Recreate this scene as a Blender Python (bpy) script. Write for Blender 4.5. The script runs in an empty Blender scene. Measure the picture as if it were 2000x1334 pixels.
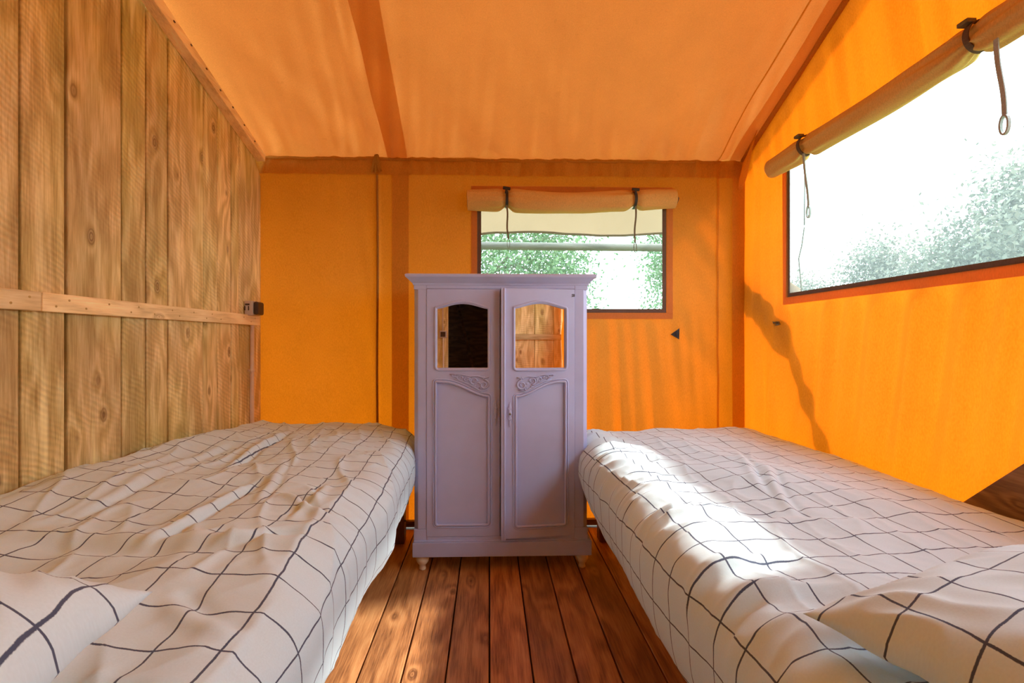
import bpy, bmesh, math, random
import numpy as np
from mathutils import Vector, Matrix
random.seed(7); np.random.seed(7)
PI = math.pi
scene = bpy.context.scene
COL = scene.collection

# ---------------------------------------------------------------- camera, sky, sun, exposure
H = 1.10; F = 900.0; CX = 981.0; CY = 665.0
YAW = math.atan(25.0 / F); CS = math.cos(YAW); SN = math.sin(YAW)
cam_d = bpy.data.cameras.new('camera'); cam = bpy.data.objects.new('camera', cam_d); COL.objects.link(cam)
cam.location = (0, 0, H); cam.rotation_euler = (PI / 2, 0, -YAW)
cam_d.sensor_width = 36; cam_d.lens = F * 36 / 2000
cam_d.shift_x = 19 / 2000; cam_d.shift_y = -2 / 2000
cam_d.clip_start = 0.02; cam_d.clip_end = 400
scene.camera = cam

SUN_DIR = Vector((-1, -0.22, -0.85)).normalized()
world = bpy.data.worlds.new('sky'); scene.world = world; world.use_nodes = True
wn = world.node_tree.nodes; wl = world.node_tree.links
bg = wn['Background']; bg.inputs['Strength'].default_value = 9.0
w_tc = wn.new('ShaderNodeTexCoord'); w_sep = wn.new('ShaderNodeSeparateXYZ')
w_rmp = wn.new('ShaderNodeValToRGB')
w_rmp.color_ramp.elements[0].position = 0.0; w_rmp.color_ramp.elements[0].color = (0.67, 0.93, 0.97, 1)
w_rmp.color_ramp.elements[1].position = 0.9; w_rmp.color_ramp.elements[1].color = (0.50, 0.78, 1.0, 1)
wl.new(w_tc.outputs['Generated'], w_sep.inputs[0]); wl.new(w_sep.outputs['Z'], w_rmp.inputs[0])
wl.new(w_rmp.outputs[0], bg.inputs['Color'])
sun_d = bpy.data.lights.new('sun', 'SUN'); sun_d.energy = 8.0; sun_d.angle = math.radians(4.0)
sun_d.color = (1.0, 0.95, 0.88)
sun = bpy.data.objects.new('sun', sun_d); COL.objects.link(sun)
sun.rotation_euler = SUN_DIR.to_track_quat('-Z', 'Y').to_euler(); sun.location = (6, 3, 7)
vs = scene.view_settings
vs.view_transform = 'Standard'; vs.look = 'None'; vs.gamma = 1.0; vs.use_curve_mapping = False
vs.exposure = 0.30
scene.cycles.max_bounces = 14; scene.cycles.diffuse_bounces = 8; scene.cycles.transparent_max_bounces = 16
scene.cycles.transmission_bounces = 8

# ---------------------------------------------------------------- helpers
def ray(px, py):
    xc = (px - CX) / F
    return Vector((xc * CS + SN, CS - xc * SN, (CY - py) / F))
def atX(px, py, X): r = ray(px, py); return Vector((0, 0, H)) + r * (X / r.x)
def atY(px, py, Y): r = ray(px, py); return Vector((0, 0, H)) + r * (Y / r.y)
def atZ(px, py, Z): r = ray(px, py); return Vector((0, 0, H)) + r * ((Z - H) / r.z)

def wmat(o):
    m = o.matrix_basis.copy()
    while o.parent:
        o = o.parent; m = o.matrix_basis @ m
    return m

class MB:
    def __init__(s): s.v = []; s.f = []; s.sm = []
    def add(s, vs, fs, smooth=False):
        n = len(s.v); s.v += [tuple(v) for v in vs]
        s.f += [tuple(i + n for i in f) for f in fs]; s.sm += [smooth] * len(fs)
    def box(s, a, b):
        x0, y0, z0 = a; x1, y1, z1 = b
        s.add([(x0,y0,z0),(x1,y0,z0),(x1,y1,z0),(x0,y1,z0),(x0,y0,z1),(x1,y0,z1),(x1,y1,z1),(x0,y1,z1)],
              [(0,3,2,1),(4,5,6,7),(0,1,5,4),(1,2,6,5),(2,3,7,6),(3,0,4,7)])
    def prism(s, poly, axis, a, b):      # poly of 2-tuples, extruded along axis from a to b
        def mk(p, t):
            return {'x': (t, p[0], p[1]), 'y': (p[0], t, p[1]), 'z': (p[0], p[1], t)}[axis]
        n = len(poly)
        s.add([mk(p, a) for p in poly] + [mk(p, b) for p in poly],
              [tuple(range(n))[::-1], tuple(range(n, 2 * n))] + [(i, (i+1) % n, n + (i+1) % n, n + i) for i in range(n)])
    def tube(s, pts, r, n=8, closed=False, caps=True, flat=None, up=None):
        pts = [Vector(p) for p in pts]; m = len(pts); rings = []
        rr = r if isinstance(r, (list, tuple)) else [r] * m
        prev = None
        for i, p in enumerate(pts):
            if closed: d = pts[(i+1) % m] - pts[i-1]
            else: d = pts[min(i+1, m-1)] - pts[max(i-1, 0)]
            d.normalize()
            if up is not None: u = Vector(up)
            elif prev is None: u = Vector((0, 0, 1)) if abs(d.z) < 0.9 else Vector((1, 0, 0))
            else: u = prev
            u = (u - d * u.dot(d)).normalized(); w = d.cross(u); prev = u
            k = flat if flat else 1
            rings.append([p + (u * math.cos(2*PI*j/n) * rr[i] + w * math.sin(2*PI*j/n) * rr[i] * k) for j in range(n)])
        vs = [v for rg in rings for v in rg]; fs = []
        for i in range(m if closed else m - 1):
            a = i * n; b = ((i + 1) % m) * n
            for j in range(n): fs.append((a + j, a + (j+1) % n, b + (j+1) % n, b + j))
        if caps and not closed: fs += [tuple(range(n))[::-1], tuple(range((m-1)*n, m*n))]
        s.add(vs, fs, True)
    def lathe(s, prof, c, n=24, axis='z'):
        vs = []; fs = []
        for (r, z) in prof:
            for j in range(n):
                a = 2*PI*j/n
                if axis == 'z': vs.append((c[0] + r*math.cos(a), c[1] + r*math.sin(a), c[2] + z))
                else: vs.append((c[0] + r*math.cos(a), c[1] + z, c[2] + r*math.sin(a)))
        for i in range(len(prof) - 1):
            for j in range(n): fs.append((i*n + j, i*n + (j+1) % n, (i+1)*n + (j+1) % n, (i+1)*n + j))
        fs += [tuple(range(n))[::-1], tuple(range((len(prof)-1)*n, len(prof)*n))]
        s.add(vs, fs, True)
    def ribbon(s, pts, w, t, wdir):
        pts = [Vector(p) for p in pts]; wd = Vector(wdir).normalized(); vs = []; fs = []
        for i, p in enumerate(pts):
            d = (pts[min(i+1, len(pts)-1)] - pts[max(i-1, 0)]).normalized(); nn = d.cross(wd).normalized()
            vs += [p + wd*w/2 + nn*t/2, p - wd*w/2 + nn*t/2, p - wd*w/2 - nn*t/2, p + wd*w/2 - nn*t/2]
        for i in range(len(pts) - 1):
            for j in range(4): fs.append((i*4 + j, i*4 + (j+1) % 4, (i+1)*4 + (j+1) % 4, (i+1)*4 + j))
        fs += [(3,2,1,0), tuple(range(len(vs)-4, len(vs)))]
        s.add(vs, fs)
    def mesh(s, name, inv=None):
        me = bpy.data.meshes.new(name)
        v = s.v
        if inv is not None: v = [inv @ Vector(p) for p in v]
        me.from_pydata([tuple(p) for p in v], [], s.f)
        me.polygons.foreach_set('use_smooth', s.sm); me.update()
        return me

def tag(o, label=None, cat=None, group=None, kind=None):
    if label: o['label'] = label
    if cat: o['category'] = cat
    if group: o['group'] = group
    if kind: o['kind'] = kind
    return o
def link(name, me, m, parent, loc, bevel=0, seg=2):
    o = bpy.data.objects.new(name, me); COL.objects.link(o)
    if parent: o.parent = parent
    o.location = loc
    if m: me.materials.append(m)
    if bevel:
        b = o.modifiers.new('bevel', 'BEVEL'); b.width = bevel; b.segments = seg; b.limit_method = 'ANGLE'; b.angle_limit = 0.6
    return o
def build(name, mb, m, parent=None, bevel=0, fix=True, seg=2):   # mb in world coordinates; origin at the box centre
    inv = wmat(parent).inverted() if parent else Matrix.Identity(4)
    v = [inv @ Vector(p) for p in mb.v]
    lo = Vector([min(p[i] for p in v) for i in range(3)]); hi = Vector([max(p[i] for p in v) for i in range(3)])
    c = (lo + hi) / 2
    me = bpy.data.meshes.new(name)
    me.from_pydata([tuple(p - c) for p in v], [], mb.f)
    me.polygons.foreach_set('use_smooth', mb.sm); me.update()
    if fix:
        bm = bmesh.new(); bm.from_mesh(me); bmesh.ops.recalc_face_normals(bm, faces=bm.faces); bm.to_mesh(me); bm.free()
    return link(name, me, m, parent, c, bevel, seg)
def empty(name, loc, rz=0, parent=None):
    o = bpy.data.objects.new(name, None); COL.objects.link(o)
    if parent: o.parent = parent
    o.location = loc; o.rotation_euler = (0, 0, rz); o.empty_display_size = 0.1
    return o
def fast(name, V, Q, m, parent=None, uv=None, smooth=True):       # numpy arrays (world coordinates)
    V = np.asarray(V, dtype=np.float64); Q = np.asarray(Q, dtype=np.int32)
    p = wmat(parent).translation if parent else Vector((0, 0, 0))
    c = (V.min(0) + V.max(0)) / 2
    me = bpy.data.meshes.new(name); k = Q.shape[1]
    me.vertices.add(len(V)); me.vertices.foreach_set('co', (V - c).astype(np.float32).ravel())
    me.loops.add(Q.size); me.loops.foreach_set('vertex_index', Q.ravel())
    me.polygons.add(len(Q)); me.polygons.foreach_set('loop_start', np.arange(len(Q), dtype=np.int32) * k)
    me.polygons.foreach_set('use_smooth', np.full(len(Q), smooth))
    me.update(calc_edges=True); me.validate()
    if uv is not None:
        l = me.uv_layers.new(name='cloth'); l.data.foreach_set('uv', np.asarray(uv)[Q.ravel()].astype(np.float32).ravel())
    o = link(name, me, m, parent, tuple(c - np.array(p)))
    return o
def grid_quads(nu, nv, keep=None):
    i, j = np.meshgrid(np.arange(nu - 1), np.arange(nv - 1), indexing='ij')
    if keep is not None:
        k = keep(i, j); i = i[k]; j = j[k]
    i = i.ravel(); j = j.ravel()
    return np.stack([i*nv + j, (i+1)*nv + j, (i+1)*nv + j + 1, i*nv + j + 1], 1)

# vectorised gradient noise
_perm = np.random.RandomState(3).permutation(512)
def _h(ix, iy): return _perm[(_perm[ix & 511] + iy) & 511]
def noise2(x, y, seed=0):
    x = np.asarray(x, float) + seed * 17.3; y = np.asarray(y, float) + seed * 9.7
    x0 = np.floor(x).astype(int); y0 = np.floor(y).astype(int); fx = x - x0; fy = y - y0
    def g(ix, iy, dx, dy):
        a = _h(ix, iy) * (2*PI/512.0); return np.cos(a)*dx + np.sin(a)*dy
    u = fx*fx*fx*(fx*(fx*6-15)+10); v = fy*fy*fy*(fy*(fy*6-15)+10)
    n00 = g(x0, y0, fx, fy); n10 = g(x0+1, y0, fx-1, fy); n01 = g(x0, y0+1, fx, fy-1); n11 = g(x0+1, y0+1, fx-1, fy-1)
    return ((n00*(1-u) + n10*u)*(1-v) + (n01*(1-u) + n11*u)*v) * 1.5
def sstep(a, b, x):
    t = np.clip((x - a) / (b - a), 0, 1); return t*t*(3 - 2*t)

# ---------------------------------------------------------------- materials
def new_mat(name):
    m = bpy.data.materials.new(name); m.use_nodes = True; nt = m.node_tree
    return m, nt, nt.nodes, nt.links, nt.nodes['Principled BSDF'], nt.nodes['Material Output']
def simple(name, col, rough=0.6, metal=0.0, noise=0.0, scale=30, bump=0.0, spec=0.5):
    m, nt, N, L, bs, out = new_mat(name)
    bs.inputs['Roughness'].default_value = rough; bs.inputs['Metallic'].default_value = metal
    bs.inputs['Specular IOR Level'].default_value = spec
    tc = N.new('ShaderNodeTexCoord'); nz = N.new('ShaderNodeTexNoise'); nz.inputs['Scale'].default_value = scale; nz.inputs['Detail'].default_value = 5
    L.new(tc.outputs['Object'], nz.inputs['Vector'])
    r = N.new('ShaderNodeValToRGB'); k0 = 1 - noise; k1 = 1 + noise
    r.color_ramp.elements[0].position = .3; r.color_ramp.elements[1].position = .7
    r.color_ramp.elements[0].color = (col[0]*k0, col[1]*k0, col[2]*k0, 1); r.color_ramp.elements[1].color = (min(1,col[0]*k1), min(1,col[1]*k1), min(1,col[2]*k1), 1)
    L.new(nz.outputs['Fac'], r.inputs[0]); L.new(r.outputs[0], bs.inputs['Base Color'])
    if bump:
        b = N.new('ShaderNodeBump'); b.inputs['Strength'].default_value = bump; b.inputs['Distance'].default_value = 0.002
        L.new(nz.outputs['Fac'], b.inputs['Height']); L.new(b.outputs[0], bs.inputs['Normal'])
    return m
def mathn(N, L, op, a, b=None, c=None):
    n = N.new('ShaderNodeMath'); n.operation = op
    for i, x in enumerate((a, b, c)):
        if x is None: continue
        if isinstance(x, (int, float)): n.inputs[i].default_value = x
        else: L.new(x, n.inputs[i])
    return n.outputs[0]
def mixc(N, L, fac, a, b, mode='MIX'):
    n = N.new('ShaderNodeMix'); n.data_type = 'RGBA'; n.blend_type = mode
    for s, x in ((n.inputs[0], fac), (n.inputs[6], a), (n.inputs[7], b)):
        if isinstance(x, (int, float)): s.default_value = x
        elif isinstance(x, tuple): s.default_value = (*x, 1)
        else: L.new(x, s)
    return n.outputs[2]

def canvas(name, refl, trans, t=0.5, weave=1.0):   # woven cotton: part of the light bounces, part passes through
    m, nt, N, L, bs, out = new_mat(name); N.remove(bs)
    tc = N.new('ShaderNodeTexCoord')
    n1 = N.new('ShaderNodeTexNoise'); n1.inputs['Scale'].default_value = 260; n1.inputs['Detail'].default_value = 2
    mp = N.new('ShaderNodeMapping'); mp.inputs['Scale'].default_value = (1, 1, .35); L.new(tc.outputs['Object'], mp.inputs[0]); L.new(mp.outputs[0], n1.inputs['Vector'])
    n2 = N.new('ShaderNodeTexNoise'); n2.inputs['Scale'].default_value = 3.5; n2.inputs['Detail'].default_value = 6; n2.inputs['Roughness'].default_value = .6
    L.new(tc.outputs['Object'], n2.inputs['Vector'])
    n3 = N.new('ShaderNodeTexNoise'); n3.inputs['Scale'].default_value = 22; n3.inputs['Detail'].default_value = 3; L.new(tc.outputs['Object'], n3.inputs['Vector'])
    spots = mathn(N, L, 'MULTIPLY', mathn(N, L, 'SUBTRACT', n3.outputs['Fac'], 0.68), 4.0)
    sp = N.new('ShaderNodeClamp'); L.new(spots, sp.inputs[0])
    f = mathn(N, L, 'ADD', mathn(N, L, 'MULTIPLY', n1.outputs['Fac'], .5 * weave), mathn(N, L, 'MULTIPLY', n2.outputs['Fac'], .25))
    f = mathn(N, L, 'ADD', f, .87 - .25 * weave)
    f = mathn(N, L, 'SUBTRACT', f, mathn(N, L, 'MULTIPLY', sp.outputs[0], .18))
    def cmul(c):
        n = N.new('ShaderNodeVectorMath'); n.operation = 'SCALE'; n.inputs[0].default_value = c; L.new(f, n.inputs['Scale']); return n.outputs[0]
    b = N.new('ShaderNodeBump'); b.inputs['Strength'].default_value = .25; b.inputs['Distance'].default_value = .001; L.new(n1.outputs['Fac'], b.inputs['Height'])
    d = N.new('ShaderNodeBsdfDiffuse'); tr = N.new('ShaderNodeBsdfTranslucent')
    L.new(cmul(refl), d.inputs[0]); L.new(cmul(trans), tr.inputs[0]); L.new(b.outputs[0], d.inputs['Normal'])
    mx = N.new('ShaderNodeMixShader'); mx.inputs[0].default_value = t
    L.new(d.outputs[0], mx.inputs[1]); L.new(tr.outputs[0], mx.inputs[2]); L.new(mx.outputs[0], out.inputs[0])
    return m

def wood(name, grain, cols, rough=0.6, saw=0.0, knots=1.0, scale=1.0, var=.25, coat=0.0, green=0.0, fine=1.0, rings=48.0, rk=.22, pale=.15):
    m, nt, N, L, bs, out = new_mat(name)
    tc = N.new('ShaderNodeTexCoord'); oi = N.new('ShaderNodeObjectInfo')
    off = mathn(N, L, 'MULTIPLY', oi.outputs['Random'], 37.0)
    ad = N.new('ShaderNodeVectorMath'); ad.operation = 'ADD'; L.new(tc.outputs['Object'], ad.inputs[0])
    cb = N.new('ShaderNodeCombineXYZ'); L.new(off, cb.inputs[0]); L.new(off, cb.inputs[1]); L.new(off, cb.inputs[2]); L.new(cb.outputs[0], ad.inputs[1])
    gi = 'xyz'.index(grain)
    def scaled(across, along):
        v = [across]*3; v[gi] = along
        n = N.new('ShaderNodeVectorMath'); n.operation = 'MULTIPLY'; n.inputs[1].default_value = v; L.new(ad.outputs[0], n.inputs[0]); return n.outputs[0]
    # knots
    vo = N.new('ShaderNodeTexVoronoi'); vo.inputs['Scale'].default_value = 1.0; L.new(scaled(7.5*scale, 4*scale), vo.inputs['Vector'])
    D = vo.outputs['Distance']
    bend = mathn(N, L, 'POWER', 2.718, mathn(N, L, 'MULTIPLY', D, -7.0))
    n1 = N.new('ShaderNodeTexNoise'); n1.inputs['Scale'].default_value = 1.0; n1.inputs['Detail'].default_value = 3; L.new(scaled(5*scale, .9*scale), n1.inputs['Vector'])
    n2 = N.new('ShaderNodeTexNoise'); n2.inputs['Scale'].default_value = 1.0; n2.inputs['Detail'].default_value = 6; n2.inputs['Roughness'].default_value = .65; L.new(scaled(170*fine, 9), n2.inputs['Vector'])
    g = mathn(N, L, 'ADD', mathn(N, L, 'MULTIPLY', n1.outputs['Fac'], rings), mathn(N, L, 'MULTIPLY', bend, 14.0))
    ring = mathn(N, L, 'MULTIPLY_ADD', mathn(N, L, 'SINE', g), .5, .5)
    fac = mathn(N, L, 'ADD', mathn(N, L, 'MULTIPLY', ring, rk), mathn(N, L, 'MULTIPLY', n2.outputs['Fac'], 1 - rk))
    r = N.new('ShaderNodeValToRGB'); cr = r.color_ramp
    cr.elements[0].position = .27; cr.elements[0].color = (*cols[0], 1); cr.elements[1].position = .73; cr.elements[1].color = (*cols[2], 1)
    e = cr.elements.new(.5); e.color = (*cols[1], 1)
    L.new(fac, r.inputs[0]); colr = r.outputs[0]
    n4 = N.new('ShaderNodeTexNoise'); n4.inputs['Scale'].default_value = 1.0; n4.inputs['Detail'].default_value = 4; L.new(scaled(7, 2.2), n4.inputs['Vector'])
    pv = mathn(N, L, 'ADD', mathn(N, L, 'MULTIPLY', oi.outputs['Random'], var), mathn(N, L, 'MULTIPLY_ADD', n4.outputs['Fac'], .9, .55 - var/2))
    pm = N.new('ShaderNodeVectorMath'); pm.operation = 'SCALE'; L.new(colr, pm.inputs[0]); L.new(pv, pm.inputs['Scale']); colr = pm.outputs[0]
    if green:
        n5 = N.new('ShaderNodeTexNoise'); n5.inputs['Scale'].default_value = 1.0; L.new(scaled(3, 1.2), n5.inputs['Vector'])
        gm = N.new('ShaderNodeMapRange'); gm.inputs[1].default_value = .42; gm.inputs[2].default_value = .7; L.new(n5.outputs['Fac'], gm.inputs[0])
        colr = mixc(N, L, mathn(N, L, 'MULTIPLY', gm.outputs[0], green), colr, (.78, 1.0, .62), 'MULTIPLY')
    n7 = N.new('ShaderNodeTexNoise'); n7.inputs['Scale'].default_value = 1.0; n7.inputs['Detail'].default_value = 3; L.new(scaled(16, 1.6), n7.inputs['Vector'])
    pm7 = N.new('ShaderNodeMapRange'); pm7.inputs[1].default_value = .60; pm7.inputs[2].default_value = .72; pm7.inputs[4].default_value = pale; L.new(n7.outputs['Fac'], pm7.inputs[0])
    colr = mixc(N, L, pm7.outputs[0], colr, tuple(min(1, c*1.25) for c in cols[2]))
    km = N.new('ShaderNodeMapRange'); km.interpolation_type = 'SMOOTHSTEP'
    km.inputs[1].default_value = .17; km.inputs[2].default_value = .07; km.inputs[3].default_value = 0; km.inputs[4].default_value = 1; L.new(D, km.inputs[0])
    kr = mathn(N, L, 'MULTIPLY_ADD', mathn(N, L, 'SINE', mathn(N, L, 'MULTIPLY', D, 130.0)), .3, .7)
    kfac = mathn(N, L, 'MULTIPLY', mathn(N, L, 'MULTIPLY', km.outputs[0], kr), .85 * knots)
    colr = mixc(N, L, kfac, colr, (cols[0][0]*.38, cols[0][1]*.3, cols[0][2]*.28))
    L.new(colr, bs.inputs['Base Color']); bs.inputs['Roughness'].default_value = rough
    bs.inputs['Coat Weight'].default_value = coat; bs.inputs['Coat Roughness'].default_value = .35
    h = mathn(N, L, 'ADD', mathn(N, L, 'MULTIPLY', n2.outputs['Fac'], .7), mathn(N, L, 'MULTIPLY', ring, .2))
    if saw:
        mp = N.new('ShaderNodeMapping'); mp.inputs['Rotation'].default_value = (math.radians(28), 0, 0) if grain == 'z' else (0, 0, .5)
        L.new(ad.outputs[0], mp.inputs[0])
        wv = N.new('ShaderNodeTexWave'); wv.bands_direction = 'Z'; wv.inputs['Scale'].default_value = 17; wv.inputs['Distortion'].default_value = 6.0; wv.inputs['Detail'].default_value = 2; wv.inputs['Detail Scale'].default_value = .6
        L.new(mp.outputs[0], wv.inputs['Vector'])
        n6 = N.new('ShaderNodeTexNoise'); n6.inputs['Scale'].default_value = 4; L.new(ad.outputs[0], n6.inputs['Vector'])
        am = N.new('ShaderNodeMapRange'); am.inputs[1].default_value = .4; am.inputs[2].default_value = .6; L.new(n6.outputs['Fac'], am.inputs[0])
        sw = mathn(N, L, 'MULTIPLY_ADD', mathn(N, L, 'MULTIPLY', mathn(N, L, 'SUBTRACT', wv.outputs['Fac'], .5), am.outputs[0]), .17, 1.0)
        sc_ = N.new('ShaderNodeVectorMath'); sc_.operation = 'SCALE'; L.new(colr, sc_.inputs[0]); L.new(sw, sc_.inputs['Scale']); L.new(sc_.outputs[0], bs.inputs['Base Color'])
        h = mathn(N, L, 'ADD', h, mathn(N, L, 'MULTIPLY', mathn(N, L, 'MULTIPLY', wv.outputs['Fac'], am.outputs[0]), saw))
    b = N.new('ShaderNodeBump'); b.inputs['Strength'].default_value = .6; b.inputs['Distance'].default_value = .0018
    L.new(h, b.inputs['Height']); L.new(b.outputs[0], bs.inputs['Normal'])
    return m

M = {}
M['canvas'] = canvas('orange_canvas', (.56, .32, .08), (.42, .070, .0013), .56)
M['canvas_roof'] = canvas('roof_canvas', (.60, .34, .12), (.95, .34, .085), .52, .6)
M['canvas_band'] = canvas('doubled_canvas', (.55, .30, .06), (.80, .50, .10), .55)
M['canvas_roll'] = canvas('rolled_canvas', (.70, .42, .14), (.7, .32, .06), .2)
M['canvas_strip'] = canvas('lapped_canvas', (.58, .30, .10), (.95, .62, .25), .6, .6)
M['fly'] = canvas('tan_fly_canvas', (.28, .18, .10), (.26, .155, .085), .5)
M['plank'] = wood('rough_sawn_pine', 'z', [(.46,.31,.10), (.68,.50,.20), (.90,.72,.36)], .75, saw=1.8, green=.6, pale=.75)
M['batten'] = wood('pine_batten', 'y', [(.60,.45,.20), (.80,.62,.30), (.92,.76,.42)], .7, knots=.4)
M['batten_x'] = wood('pine_batten_cross', 'x', [(.40,.28,.10), (.58,.43,.18), (.72,.56,.27)], .7, knots=.6)
M['rafter'] = wood('pale_pine_trim', 'y', [(.62,.42,.20), (.82,.60,.32), (.92,.74,.46)], .7, knots=.5)
M['board'] = wood('stained_decking', 'y', [(.18,.068,.024), (.44,.19,.066), (.60,.30,.115)], .45, knots=.7, coat=.12, var=.35)
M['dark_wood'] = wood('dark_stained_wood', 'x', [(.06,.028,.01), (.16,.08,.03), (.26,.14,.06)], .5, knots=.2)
M['red_wood'] = wood('red_brown_bed_wood', 'z', [(.10,.03,.012), (.19,.06,.022), (.27,.10,.04)], .5, knots=.3)
M['dark'] = simple('dark_gap', (.05, .03, .015), .9, noise=.2)
M['lilac'] = simple('lilac_paint', (.445, .50, .75), .42, noise=.035, scale=9, bump=.12)
M['cream'] = simple('cream_paint', (.80, .70, .48), .4, noise=.06)
M['mirror'] = simple('mirror_glass', (.86, .86, .86), .015, metal=1.0)
M['inside'] = simple('wardrobe_inside', (.10, .07, .05), .8, noise=.1)
M['black'] = simple('black_webbing', (.012, .011, .012), .5, noise=.2, scale=200)
M['strap'] = simple('olive_webbing', (.13, .10, .05), .7, noise=.2, scale=200)
M['strap_pale'] = simple('grey_webbing', (.34, .32, .28), .7, noise=.15, scale=200)
M['binding'] = canvas('brown_binding', (.16, .10, .075), (.25, .14, .08), .25)
M['grey'] = simple('grey_plastic', (.52, .47, .42), .45, noise=.04)
M['dark_plastic'] = simple('dark_plastic', (.035, .022, .02), .35, noise=.1)
M['pipe'] = simple('conduit_plastic', (.72, .62, .50), .45, noise=.05)
M['metal'] = simple('aged_metal', (.25, .23, .22), .4, metal=.8, noise=.2)
M['screw'] = simple('brass_screw', (.55, .40, .14), .35, metal=.8, noise=.1)
M['hole'] = simple('nail_hole', (.09, .045, .02), .8, noise=.1)
M['pole'] = wood('outdoor_pole_wood', 'x', [(.08,.055,.035), (.12,.09,.06), (.17,.13,.09)], .7, knots=.3)
M['bark'] = simple('bark', (.22, .17, .12), .9, noise=.4, scale=20, bump=.6)
M['mattress'] = simple('mattress_cover', (.65, .64, .62), .9, noise=.05)

def screen_mat():     # fine pale insect gauze: thread lets most light through
    m, nt, N, L, bs, out = new_mat('insect_gauze'); N.remove(bs)
    d = N.new('ShaderNodeBsdfDiffuse'); d.inputs[0].default_value = (.26, .28, .28, 1)
    t = N.new('ShaderNodeBsdfTranslucent'); t.inputs[0].default_value = (.24, .26, .26, 1)
    a = N.new('ShaderNodeMixShader'); a.inputs[0].default_value = .6; L.new(d.outputs[0], a.inputs[1]); L.new(t.outputs[0], a.inputs[2])
    tr = N.new('ShaderNodeBsdfTransparent'); mx = N.new('ShaderNodeMixShader')
    tc = N.new('ShaderNodeTexCoord'); w = N.new('ShaderNodeTexNoise'); w.inputs['Scale'].default_value = 160; L.new(tc.outputs['Object'], w.inputs['Vector'])
    L.new(mathn(N, L, 'MULTIPLY_ADD', w.outputs['Fac'], .12, .23), mx.inputs[0])
    L.new(tr.outputs[0], mx.inputs[1]); L.new(a.outputs[0], mx.inputs[2]); L.new(mx.outputs[0], out.inputs[0])
    return m
M['screen'] = screen_mat()

def bedding(name, sp=.095, lw=.0032):
    m, nt, N, L, bs, out = new_mat(name)
    uv = N.new('ShaderNodeUVMap'); uv.uv_map = 'cloth'
    tc = N.new('ShaderNodeTexCoord')
    nz = N.new('ShaderNodeTexNoise'); nz.inputs['Scale'].default_value = 14; nz.inputs['Detail'].default_value = 2; L.new(uv.outputs[0], nz.inputs['Vector'])
    wob = N.new('ShaderNodeVectorMath'); wob.operation = 'SCALE'; wob.inputs['Scale'].default_value = .010
    sb = N.new('ShaderNodeVectorMath'); sb.operation = 'SUBTRACT'; sb.inputs[1].default_value = (.5, .5, .5); L.new(nz.outputs['Color'], sb.inputs[0]); L.new(sb.outputs[0], wob.inputs[0])
    ad = N.new('ShaderNodeVectorMath'); ad.operation = 'ADD'; L.new(uv.outputs[0], ad.inputs[0]); L.new(wob.outputs[0], ad.inputs[1])
    sep = N.new('ShaderNodeSeparateXYZ'); L.new(ad.outputs[0], sep.inputs[0])
    e = N.new('ShaderNodeTexNoise'); e.inputs['Scale'].default_value = 400; e.inputs['Detail'].default_value = 2; L.new(uv.outputs[0], e.inputs['Vector'])
    masks = []
    for i in range(2):
        p = mathn(N, L, 'PINGPONG', sep.outputs[i], sp / 2)          # distance to nearest line
        p = mathn(N, L, 'ADD', p, mathn(N, L, 'MULTIPLY', mathn(N, L, 'SUBTRACT', e.outputs['Fac'], .5), .0012))
        mr = N.new('ShaderNodeMapRange'); mr.inputs[1].default_value = lw*.5 + .0005; mr.inputs[2].default_value = lw*.5 - .0003; mr.inputs[3].default_value = 0; mr.inputs[4].default_value = 1
        L.new(p, mr.inputs[0]); masks.append(mr.outputs[0])
    k = mathn(N, L, 'MAXIMUM', masks[0], masks[1])
    base = N.new('ShaderNodeTexNoise'); base.inputs['Scale'].default_value = 300; L.new(uv.outputs[0], base.inputs['Vector'])
    rr = N.new('ShaderNodeValToRGB'); rr.color_ramp.elements[0].color = (.57, .755, .82, 1); rr.color_ramp.elements[1].color = (.65, .855, .93, 1); L.new(base.outputs['Fac'], rr.inputs[0])
    c = mixc(N, L, mathn(N, L, 'MULTIPLY', k, .92), rr.outputs[0], (.018, .028, .085))
    L.new(c, bs.inputs['Base Color']); bs.inputs['Roughness'].default_value = .85; bs.inputs['Specular IOR Level'].default_value = .25
    bs.inputs['Sheen Weight'].default_value = .15
    # crumple relief
    c1 = N.new('ShaderNodeTexNoise'); c1.noise_type = 'RIDGED_MULTIFRACTAL'; c1.inputs['Scale'].default_value = 17; c1.inputs['Detail'].default_value = 3; c1.inputs['Distortion'].default_value = 1.2
    L.new(uv.outputs[0], c1.inputs['Vector'])
    n9 = N.new('ShaderNodeTexNoise'); n9.inputs['Scale'].default_value = 3; L.new(uv.outputs[0], n9.inputs['Vector'])
    amr = N.new('ShaderNodeMapRange'); amr.inputs[1].default_value = .42; amr.inputs[2].default_value = .65; L.new(n9.outputs['Fac'], amr.inputs[0])
    hh = mathn(N, L, 'MULTIPLY', c1.outputs['Fac'], mathn(N, L, 'MULTIPLY_ADD', amr.outputs[0], .8, .2))
    b = N.new('ShaderNodeBump'); b.inputs['Strength'].default_value = .5; b.inputs['Distance'].default_value = .003; L.new(hh, b.inputs['Height'])
    b2 = N.new('ShaderNodeBump'); b2.inputs['Strength'].default_value = .2; b2.inputs['Distance'].default_value = .0006; L.new(base.outputs['Fac'], b2.inputs['Height']); L.new(b.outputs[0], b2.inputs['Normal'])
    L.new(b2.outputs[0], bs.inputs['Normal'])
    return m
M['bedding'] = bedding('checked_cotton')

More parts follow.
